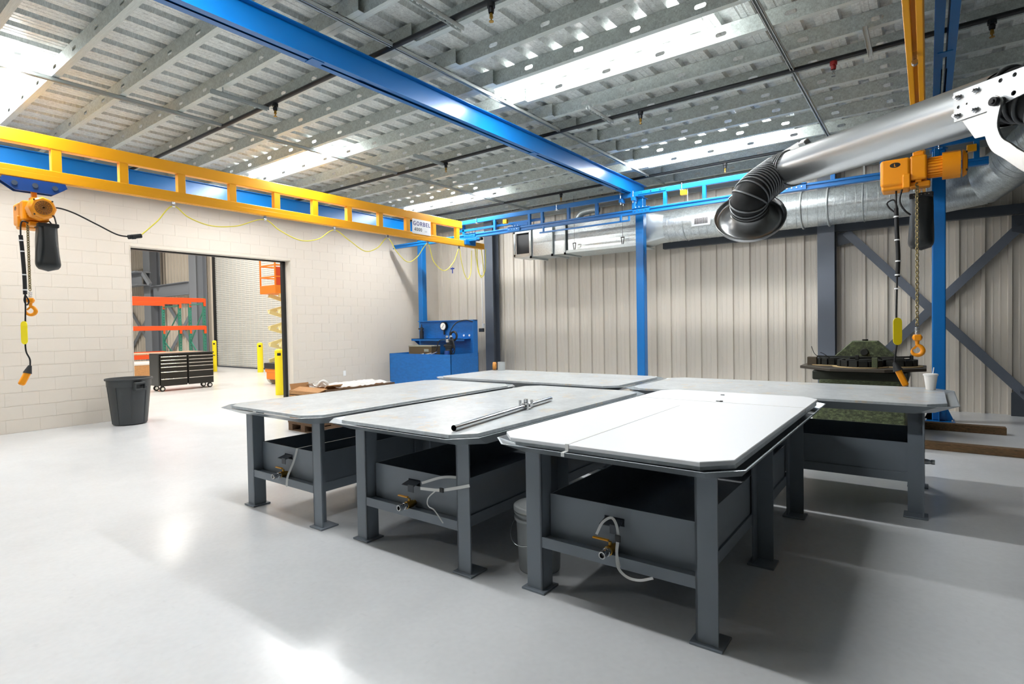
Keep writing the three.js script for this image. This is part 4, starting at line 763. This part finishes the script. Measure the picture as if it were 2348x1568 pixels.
// ---------------------------------------------------------------- blue hydraulic bench
{
  const X0 = -10.18, X1 = -8.21, Z0 = -9.72, Z1 = -8.80, H = 0.855;
  const t = thing('hydraulic_bench', 'bright blue steel hydraulic test bench in the corner with a pressure gauge', 'bench', [0, 0, 0]);
  mesh('tank', [bb(X0, X1, 0, 0.012, Z0, Z1), bb(X0, X1, 0, H, Z1 - 0.01, Z1), bb(X1 - 0.01, X1, 0, H, Z0, Z1), bb(X0, X0 + 0.01, 0, H, Z0, Z1), bb(X0, X1, 0, H, Z0, Z0 + 0.01)], M.bluePaint, t);
  mesh('tray_floor', [bb(X0 + 0.01, X1 - 0.01, H - 0.07, H - 0.055, Z0 + 0.01, Z1 - 0.01)], M.blueDark, t);
  mesh('back_panel', [bb(X0 + 0.12, X1 - 0.02, H, 1.61, Z0, Z0 + 0.02), bb(X1 - 0.03, X1 - 0.01, H, 1.61, Z0, Z0 + 0.16), bb(X0 + 0.12, X1 - 0.01, 1.59, 1.61, Z0, Z0 + 0.1)], M.bluePaint, t);
  mesh('shelf', [bb(X0 + 0.05, X1 - 0.2, 1.17, 1.182, Z0 + 0.02, Z0 + 0.26), bb(X0 + 0.05, X1 - 0.2, 1.13, 1.182, Z0 + 0.25, Z0 + 0.26), extrude([[0, 0], [0.24, 0.17], [0, 0.17]], 0.01).rotateY(-Math.PI / 2).translate(X0 + 0.08, 1.01, Z0 + 0.02)], M.bluePaint, t);
  const gx = -9.22, gy = 1.47, gz = Z0 + 0.05;
  const ga = mesh('pressure_gauge', [cyl(V(gx, gy, gz - 0.03), V(gx, gy, gz + 0.04), 0.10, 0.10, 32), cyl(V(gx, gy - 0.2, gz), V(gx, gy - 0.09, gz), 0.02)], M.black, t);
  mesh('dial', [cyl(V(gx, gy, gz + 0.04), V(gx, gy, gz + 0.043), 0.083, 0.083, 32)], M.gauge, ga, 'white dial');
  mesh('needle', [box(0.005, 0.11, 0.003).rotateZ(-0.7).translate(gx, gy, gz + 0.046)], M.black, ga);
  mesh('filter_canister', [cyl(V(X0 + 0.27, 1.18, Z0 + 0.12), V(X0 + 0.27, 1.36, Z0 + 0.12), 0.05, 0.05, 20), cyl(V(X0 + 0.27, 1.36, Z0 + 0.12), V(X0 + 0.27, 1.46, Z0 + 0.12), 0.04, 0.03, 20), cyl(V(X0 + 0.17, 1.42, Z0 + 0.12), V(X0 + 0.33, 1.42, Z0 + 0.12), 0.018, 0.018, 12), cyl(V(X0 + 0.27, 1.46, Z0 + 0.12), V(X0 + 0.27, 1.53, Z0 + 0.12), 0.012, 0.012, 12)], M.black, t);
  mesh('pilot_light', [cyl(V(-8.62, 1.25, Z0 + 0.02), V(-8.62, 1.25, Z0 + 0.03), 0.025, 0.025, 16)], M.white, t);
  mesh('pilot_light', [cyl(V(-8.45, 1.25, Z0 + 0.02), V(-8.45, 1.25, Z0 + 0.03), 0.025, 0.025, 16)], M.white, t);
}
{
  const t = thing('hydraulic_pump', 'black hydraulic pump assembly with hoses sitting in the blue bench', 'pump', [-8.55, 0.802, -9.15]);
  t.scale.setScalar(0.95);
  mesh('pump_body', [cyl(V(0, 0.02, 0.05), V(0, 0.18, 0.05), 0.09, 0.075, 20), rbox(0.2, 0.09, 0.16, 0, 0.22, 0, 0.02), rbox(0.13, 0.12, 0.13, 0.0, 0.32, 0, 0.02), cyl(V(-0.13, 0.24, 0.05), V(0.13, 0.24, 0.05), 0.035, 0.035, 14)], M.black, t);
  mesh('base_cap', [cyl(V(0.03, 0.0, 0.14), V(0.03, 0.13, 0.14), 0.07, 0.06, 18)], M.blueDark, t);
  mesh('fitting', [cyl(V(-0.1, 0.42, 0), V(-0.05, 0.46, 0.05), 0.03), cyl(V(0.03, 0.42, 0.02), V(0.08, 0.47, 0.05), 0.03), rbox(0.08, 0.08, 0.05, 0.0, 0.36, 0.08, 0.01)], M.chrome, t);
  mesh('reel', [new THREE.TorusGeometry(0.10, 0.025, 8, 24).translate(0.06, 0.47, -0.06)], M.black, t);
  mesh('hose', [tube([[0, 0.4, 0], [0.02, 0.55, 0.02], [0.12, 0.78, -0.1], [0.24, 0.84, -0.3], [0.34, 0.8, -0.44]], 0.012, 50), tube([[-0.03, 0.38, 0.05], [-0.25, 0.36, 0.1], [-0.33, 0.15, 0.12], [-0.4, 0.05, 0.1]], 0.012, 50), tube([[0.02, 0.38, 0.06], [0.2, 0.36, 0.12], [0.27, 0.15, 0.14], [0.15, 0.03, 0.1], [0.03, 0.03, 0.18]], 0.012, 50), tube([[0.05, 0.42, 0], [0.18, 0.42, 0.1], [0.22, 0.2, 0.1], [0.1, 0.05, 0.1]], 0.01, 50)], M.rubber, t);
}
{
  const t = thing('tool_box', 'worn brown metal box lying in the tray of the blue bench', 'box', [-9.5, 0.80, -9.28], 0.05);
  mesh('case', [rbox(0.72, 0.20, 0.3, 0, 0.1, 0, 0.008)], mat(0x6b5a3c, 0.6, 0.2), t);
  mesh('lid', [rbox(0.73, 0.03, 0.31, 0, 0.215, 0, 0.006)], mat(0x8d8a78, 0.6), t);
  mesh('plate', [rbox(0.14, 0.06, 0.006, 0.2, 0.12, 0.152, 0.002, 1)], mat(0x9fa394, 0.5), t);
  const r = mesh('loose_fitting', [cyl(V(-9.35, 0.815, -8.96), V(-9.2, 0.84, -8.98), 0.025), cyl(V(-9.2, 0.82, -8.97), V(-9.0, 0.86, -9.02), 0.018), cyl(V(-9.05, 0.82, -9.0), V(-8.85, 0.89, -9.03), 0.014)], M.chrome);
  tag(r, 'loose metal fittings in front of the brown box in the blue bench', 'fitting');
}
// ---------------------------------------------------------------- cardboard crate on a pallet behind the left table
{
  const CX = -7.06, CZ0 = -5.19;
  const p = thing('wooden_pallet', 'wooden pallet under the cardboard crate behind the left table', 'pallet', [CX, 0, CZ0]);
  for (let i = 0; i < 3; i++) mesh('stringer', [bb(-0.36 + i * 0.31, -0.26 + i * 0.31, 0.012, 0.095, -0.7, 0.7)], M.wood, p);
  for (let i = 0; i < 7; i++) { mesh('board', [bb(-0.36, 0.36, 0.095, 0.112, -0.7 + i * 0.215, -0.59 + i * 0.215)], M.wood, p); if (i % 3 === 0) mesh('board', [bb(-0.36, 0.36, 0, 0.012, -0.7 + i * 0.215, -0.59 + i * 0.215)], M.wood, p); }
  const t = thing('cardboard_crate', 'long cardboard crate with torn plastic wrapping behind the left table', 'crate', [CX, 0.113, CZ0]);
  const w = 0.345, l = 0.685, h = 0.46, k = 0.008;
  mesh('carton', [bb(-w, w, 0, k, -l, l), bb(-w, w, 0, h, l - k, l), bb(-w, w, 0, h, -l, -l + k), bb(-w, -w + k, 0, h, -l, l), bb(w - k, w, 0, h, -l, l), bb(-w, w, h - 0.06, h - 0.05, -l, l)], M.card, t);
  mesh('flap', [box(2 * w, k, 0.16).rotateX(0.25).translate(0, h + 0.02, l - 0.085), box(k, 0.1, 0.3).rotateZ(0.3).translate(-w + 0.02, h + 0.045, l - 0.16), box(0.2, k, 0.26).rotateZ(0.55).translate(w - 0.1, h + 0.03, l - 0.3)], M.card, t);
  mesh('edge_board', [bb(w, w + 0.025, h - 0.03, h + 0.03, -l, l - 0.12)], M.wood, t);
  mesh('skirt_board', [bb(-w - 0.01, w + 0.02, 0, 0.05, l, l + 0.025), bb(w, w + 0.025, 0, 0.05, -l, l)], M.wood, t);
  const pos = [], idx = [], nx = 14, nz = 26; for (let j = 0; j <= nz; j++) for (let i = 0; i <= nx; i++) { const u = i / nx - 0.5, v = j / nz; pos.push(u * 1.98 * w, h + 0.025 + 0.05 * rnd() * (1 - Math.abs(u)) + (j === nz ? 0.05 * rnd() : 0), -l + 0.02 + v * (2 * l - 0.3)); }
  for (let j = 0; j < nz; j++) for (let i = 0; i < nx; i++) { const a = j * (nx + 1) + i; idx.push(a, a + nx + 1, a + 1, a + 1, a + nx + 1, a + nx + 2); }
  const g = new THREE.BufferGeometry(); g.setAttribute('position', new THREE.Float32BufferAttribute(pos, 3)); g.setIndex(idx); g.computeVertexNormals();
  mesh('plastic_wrap', [g, tube([[0.12, h, 0.40], [0.2, h + 0.10, 0.42], [0.16, h + 0.14, 0.46], [0.06, h + 0.06, 0.5]], 0.022, 20, 6), tube([[-0.2, h + 0.03, 0.4], [-0.1, h + 0.1, 0.45], [0.1, h + 0.13, 0.46]], 0.004, 20, 5)], M.film, t, 'crumpled white plastic film');
}
// ---------------------------------------------------------------- green machine on timbers
{
  const a = mesh('timber_beam', [rbox(1.95, 0.095, 0.12, -0.20, 0.0475, -9.13, 0.008)], M.timber); tag(a, 'weathered timber under the green machine, nearer the corrugated wall', 'timber', 'timbers under the machine');
  const b = mesh('timber_beam', [rbox(2.9, 0.085, 0.11, 0.0, 0.0425, -7.74, 0.008)], M.timber); tag(b, 'long mossy timber under the front of the green machine, reaching past the picture edge', 'timber', 'timbers under the machine');
  const t = thing('rotary_bending_machine', 'old green machine with a round plate and black jaws behind the right table', 'machine', [-0.68, 0.096, -8.45]);
  mesh('body', [rbox(0.95, 0.50, 1.3, 0.0, 0.25, 0, 0.02), rbox(0.85, 0.15, 1.0, 0, 0.545, -0.02, 0.02)], M.machine, t);
  mesh('neck', [rbox(1.0, 0.12, 0.95, 0, 0.665, 0, 0.02), cyl(V(0, 0.5, 0), V(0, 0.75, 0), 0.4, 0.4, 32)], mat(0x2c2f26, 0.6, 0.3), t);
  const o = []; for (let i = 0; i < 8; i++) { const q = Math.PI / 8 + i * Math.PI / 4; o.push([0.72 * Math.cos(q), 0.72 * Math.sin(q)]); }
  mesh('round_plate', [extrude(o, 0.028, [], 0.004).rotateX(-Math.PI / 2).translate(0, 0.735, 0)], M.iron, t);
  const hs = mesh('housing', [extrude([[-0.40, 0.77], [0.40, 0.77], [0.40, 0.80], [0.14, 1.06], [-0.14, 1.06], [-0.40, 0.80]], 0.22, [], 0.008).translate(0, 0, -0.62)], M.machine, t);
  mesh('hub', [cyl(V(0, 0.92, -0.39), V(0, 0.92, -0.33), 0.05, 0.04, 20), cyl(V(0, 1.06, -0.5), V(0, 1.09, -0.5), 0.035)], M.jaw, hs);
  for (const [cx, cz, r] of [[-0.36, 0.0, 0.16], [0.0, 0.25, 0.22], [0.36, 0.0, 0.2]]) {
    const seg = []; for (let i = 0; i < 14; i++) { const q = 2 * Math.PI * i / 14; seg.push(box(r * 0.4, 0.085, 0.05).rotateY(-q + Math.PI / 2).translate(cx + r * Math.cos(q), 0.81, cz + r * Math.sin(q))); }
    const j = mesh('jaw_ring', [...seg, cyl(V(cx, 0.77, cz), V(cx, 0.86, cz), r * 0.7)], M.jaw, t);
    mesh('shim', [cyl(V(cx, 0.768, cz), V(cx, 0.776, cz), r + 0.08, r + 0.08, 36)], mat(0xb59d72, 0.8), j);
  }
  mesh('clamp_bar', [bar(V(-0.5, 0.88, 0.05), V(0.45, 0.88, 0.25), 0.02, 0.03), bar(V(-0.1, 0.88, 0.4), V(0.52, 0.885, 0.0), 0.02, 0.03), rbox(0.04, 0.07, 0.04, 0.52, 0.87, 0.0, 0.008), rbox(0.04, 0.06, 0.04, -0.02, 0.89, 0.36, 0.008)], M.jaw, t);
  mesh('stop_block', [rbox(0.11, 0.11, 0.1, -0.55, 0.82, 0.1, 0.006)], mat(0x4a4030, 0.6), t);
  mesh('post_block', [rbox(0.06, 0.13, 0.06, 0.17, 0.83, 0.45, 0.006)], M.machine, t);
  mesh('wire', [tube([[-0.42, 0.86, 0.2], [-0.5, 0.92, 0.25], [-0.54, 1.02, 0.25]], 0.004, 20, 5), tube([[-0.33, 0.86, 0.2], [-0.4, 0.92, 0.22], [-0.44, 0.94, 0.22]], 0.005, 20, 5)], M.cable, t);
}
// ---------------------------------------------------------------- the next hall seen through the doorway
{
  const t = thing('roll_up_door', 'pale grey slatted roll-up door in the next hall', 'shutter', [0, 0, ZB + 0.03]);
  const prof = []; for (let y = 0; y < 5.2; y += 0.075) prof.push([y, 0], [y + 0.02, 0.018], [y + 0.055, 0.018], [y + 0.065, 0]);
  const g = sheet(prof.map(([a, b]) => [a, b]), 0, -23.3, -16.9); const p = g.attributes.position; for (let i = 0; i < p.count; i++) { const y = p.getX(i), d = p.getY(i), x = p.getZ(i); p.setXYZ(i, x, y, d); } g.computeVertexNormals();
  const c = mesh('slat_curtain', [g], M.shutter, t); c.userData.kind = 'stuff';
  mesh('guide', [bb(-23.38, -23.3, 0, 5.4, -0.02, 0.1)], M.black, t); mesh('guide', [bb(-16.9, -16.72, 0, 5.4, -0.02, 0.1)], M.black, t);
  mesh('bottom_bar', [bb(-23.3, -16.9, 0, 0.05, 0.0, 0.06)], M.greyDark, t);
}
{
  const a = thing('hall_column', 'dark grey column at the left edge of the roll-up door', 'column', [-24.1, 0, -10.7], 0, 'columns of the next hall');
  mesh('flange', [bb(-0.3, 0.3, 0, 7.1, 0.2, 0.22)], M.hallGrey, a); mesh('web', [bb(-0.012, 0.012, 0, 7.1, -0.2, 0.2)], M.hallGrey, a); mesh('flange', [bb(-0.3, 0.3, 0, 7.1, -0.22, -0.2)], M.hallGrey, a);
  const b = thing('hall_column', 'dark grey column behind the left part of the pallet rack', 'column', [-28.4, 0, -10.6], 0, 'columns of the next hall');
  mesh('flange', [bb(-0.35, 0.35, 0, 7.1, 0.2, 0.22)], M.hallGrey, b); mesh('web', [bb(-0.012, 0.012, 0, 7.1, -0.2, 0.2)], M.hallGrey, b); mesh('flange', [bb(-0.35, 0.35, 0, 7.1, -0.22, -0.2)], M.hallGrey, b);
  const be = thing('hall_beam', 'deep grey steel beam above the pallet rack', 'beam', [0, 0, -10.5]);
  mesh('web', [bb(-28.0, -24.45, 3.02, 3.5, -0.01, 0.01)], M.hallGrey, be); mesh('flange', [bb(-28.0, -24.45, 3.5, 3.53, -0.12, 0.12)], M.hallGrey, be); mesh('flange', [bb(-28.0, -24.45, 2.99, 3.02, -0.12, 0.12)], M.hallGrey, be);
  const cr = thing('crane_runway', 'grey crane runway bracket at the upper left of the doorway', 'beam', [-29, 0, -10.05]);
  mesh('girder', [bb(-5, 1.0, 3.6, 4.1, -0.02, 0.02), bb(-5, 1.15, 4.1, 4.17, -0.32, 0.32), bb(-5, 1.05, 3.55, 3.6, -0.2, 0.2)], M.hallGrey, cr);
  mesh('bracket', [bb(-2.6, -0.3, 4.17, 4.9, -0.02, 0.02), bar(V(1.1, 4.1, 0), V(1.6, 3.55, -0.1), 0.16, 0.12)], M.hallGrey, cr);
  const x = thing('hall_cross_brace', 'grey cross bracing behind the pallet rack', 'brace', [0, 0, -10.95]);
  for (const [q, s] of [[[-27.95, 2.9], [-24.5, 0.2]], [[-27.95, 0.2], [-24.5, 2.9]], [[-32.5, 2.9], [-28.95, 0.3]], [[-32.5, 0.3], [-28.95, 2.9]]]) { const L = Math.hypot(s[0] - q[0], s[1] - q[1]); mesh('diagonal', [box(L, 0.2, 0.02).rotateZ(Math.atan2(s[1] - q[1], s[0] - q[0])).translate((q[0] + s[0]) / 2, (q[1] + s[1]) / 2, rnd() * 0.02)], M.hallGrey, x); }
}
function rack(label, x, depth, lower) {
  const t = thing('pallet_rack', label, 'rack', [x, 0, 0], 0, 'pallet racks');
  for (const z of [-9.06, -6.3]) {
    for (const dx of [0, -depth]) {
      const holes = []; for (let y = 0.1; y < 2.6; y += 0.1) holes.push(slot(0, y, 0.03, 0.045, 3));
      mesh('upright', [extrude([[-0.045, 0], [0.045, 0], [0.045, 2.62], [-0.045, 2.62]], 0.004, holes).rotateY(Math.PI / 2).translate(dx, 0, z), bb(dx - 0.07, dx, 0, 2.62, z + 0.041, z + 0.045), bb(dx - 0.07, dx, 0, 2.62, z - 0.045, z - 0.041)], M.rackGreen, t);
    }
    mesh('frame_brace', [bar(V(0, 2.4, z), V(-depth, 2.4, z), 0.04, 0.03), bar(V(-0.05, 2.2, z), V(-depth, 1.1, z), 0.04, 0.03), bar(V(-depth, 1.1, z), V(0, 0.2, z), 0.04, 0.03)], M.rackGreen, t);
  }
  for (const y of [2.52, 1.58, 0.66]) for (const dx of [0.02, -depth - 0.02]) { mesh('beam', [rbox(0.05, 0.14, 2.76, dx, y, -7.68, 0.006)], M.rackOrange, t); mesh('beam_connector', [bb(dx - 0.03, dx + 0.03, y - 0.2, y + 0.06, -9.1, -9.03)], M.rackOrange, t); }
  if (lower) for (let i = 0; i < 9; i++) mesh('deck_board', [bb(-depth, 0.05, 0.735, 0.77, -6.32 - (i + 1) * 0.3, -6.33 - i * 0.3)], mat(0xc9a98e, 0.8), t);
  return t;
}
rack('orange and green pallet rack behind the black tool chest', -20, 1.07, true);
rack('second orange and green pallet rack, behind the front one', -21.9, 1.4, false);
{
  const t = thing('tool_chest', 'black rolling tool chest with two columns of drawers in the next hall', 'chest', [-15.12, 0, -6.29], Math.PI / 2);
  // local x runs along the front (after the turn: world -z), local z faces the room (world +x)
  const w = 0.64, d = 0.25;
  mesh('body', [rbox(2 * w, 0.74, 2 * d, 0, 0.52, -0.02, 0.012)], mat(0x131516, 0.35), t);
  mesh('top', [rbox(2 * w + 0.03, 0.03, 2 * d + 0.04, 0, 0.91, -0.02, 0.008)], mat(0x1b1d1e, 0.4), t);
  mesh('end_panel', [bb(-w - 0.03, -w, 0.14, 0.9, -d, d)], mat(0x3a3c3c, 0.4, 0.3), t);
  for (const c of [-1, 1]) { let y = 0.86; for (const h of [0.085, 0.085, 0.085, 0.12, 0.17, 0.19]) { const dr = mesh('drawer', [rbox(w - 0.03, h - 0.008, 0.03, c * (w / 2), y - h / 2, d, 0.004)], mat(0x101213, 0.3), t); mesh('pull', [rbox(w - 0.05, 0.018, 0.02, c * (w / 2), y - 0.016, d + 0.022, 0.004, 1)], M.chrome, dr); y -= h; } }
  for (const [x, z] of [[-0.56, 0.18], [-0.56, -0.18], [0.56, 0.18], [0.56, -0.18]]) { const c = mesh('caster', [bb(x - 0.03, x + 0.03, 0.11, 0.15, z - 0.03, z + 0.03), cyl(V(x, 0.062, z - 0.022), V(x, 0.062, z + 0.022), 0.062, 0.062, 24)], M.black, t); mesh('hub', [cyl(V(x, 0.062, z - 0.026), V(x, 0.062, z + 0.026), 0.035, 0.035, 16)], M.chrome, c); }
  mesh('side_handle', [cyl(V(w + 0.06, 0.82, -0.2), V(w + 0.06, 0.82, 0.2), 0.012)], M.black, t);
}
{
  const t = thing('wrapped_carton', 'brown carton wrapped in plastic film left of the tool chest', 'carton', [-18.8, 0, -6.45]);
  mesh('carton', [rbox(1.0, 0.50, 1.3, 0, 0.29, 0, 0.02)], M.card, t);
  mesh('film_cap', [rbox(1.04, 0.08, 1.34, 0, 0.53, 0, 0.03)], M.film, t);
  mesh('skid', [bb(-0.5, 0.5, 0, 0.04, -0.65, 0.65)], M.wood, t);
}
function bollard(label, x, z, h, r) {
  const t = thing('safety_bollard', label, 'bollard', [x, 0, z], 0, 'yellow bollards');
  mesh('sleeve', [lathe([[0, h], [r * 0.6, h - 0.006], [r * 0.92, h - 0.03], [r, h - 0.06], [r, 0], [0, 0]], 32)], M.safety, t);
  mesh('arrow_mark', [0.6, 0.6 + Math.PI].map((a) => new THREE.CylinderGeometry(r + 0.002, r + 0.002, 0.06, 8, 1, true, a, 0.8).translate(0, h - 0.12, 0)), M.black, t);
}
bollard('yellow bollard standing at the right side of the doorway', -11.62, -6.85, 1.03, 0.095);
bollard('yellow bollard in front of the roll-up door', -18.5, -10.2, 1.03, 0.095);
bollard('yellow bollard behind the right end of the tool chest', -20.5, -9.6, 1.12, 0.07);
{
  const t = thing('scissor_lift', 'orange and cream scissor lift half hidden by the doorway edge', 'lift', [-13.9, 0, -8.86]);
  const cream = mat(0xf0e6ae, 0.5), or = mat(0xf0871e, 0.5);
  mesh('chassis', [rbox(0.7, 0.22, 1.7, 0, 0.24, 0, 0.03), rbox(0.76, 0.2, 0.5, 0, 0.42, 0.62, 0.03)], or, t);
  mesh('control_tray', [rbox(0.74, 0.16, 0.6, 0, 0.5, 0.6, 0.02)], mat(0x2b2d30, 0.5), t);
  for (const [x, z] of [[0.36, 0.62], [0.36, -0.62], [-0.36, 0.62], [-0.36, -0.62]]) { const w = mesh('wheel', [cyl(V(x - 0.06, 0.18, z), V(x + 0.06, 0.18, z), 0.18, 0.18, 32)], mat(0xc9c6bb, 0.7), t); mesh('hub', [cyl(V(x - 0.065, 0.18, z), V(x + 0.065, 0.18, z), 0.08, 0.08, 20)], M.greyDark, w); }
  let y = 0.62; for (let k = 0; k < 4; k++) { for (const x of [-0.25, 0.25]) { mesh('scissor_beam', [bar(V(x, y, 0.80), V(x, y + 0.44, -0.75), 0.10, 0.05)], cream, t); mesh('scissor_beam', [bar(V(x + 0.05, y, -0.75), V(x + 0.05, y + 0.44, 0.80), 0.10, 0.05)], cream, t); } y += 0.44; }
  mesh('platform', [rbox(0.76, 0.22, 1.9, 0, 2.52, 0, 0.02)], or, t);
  const lab = mesh('warning_plate', [bb(0.382, 0.386, 2.47, 2.6, 0.35, 0.68)], M.red, t, 'red and white warning plate');
  for (const yy of [2.85, 3.15, 3.45]) mesh('guard_rail', [cyl(V(0.36, yy, -0.93), V(0.36, yy, 0.93), 0.02), cyl(V(-0.36, yy, -0.93), V(-0.36, yy, 0.93), 0.02), cyl(V(-0.36, yy, 0.93), V(0.36, yy, 0.93), 0.02)], or, t);
  for (const [x, z] of [[0.36, 0.93], [-0.36, 0.93], [0.36, -0.93], [-0.36, -0.93], [0.36, 0]]) mesh('rail_post', [cyl(V(x, 2.6, z), V(x, 3.47, z), 0.022)], or, t);
  mesh('mesh_gate', [bb(0.35, 0.37, 2.62, 3.1, 0.78, 0.92)], mat(0xd9471a, 0.5), t);
}
renderer.render(scene, camera);
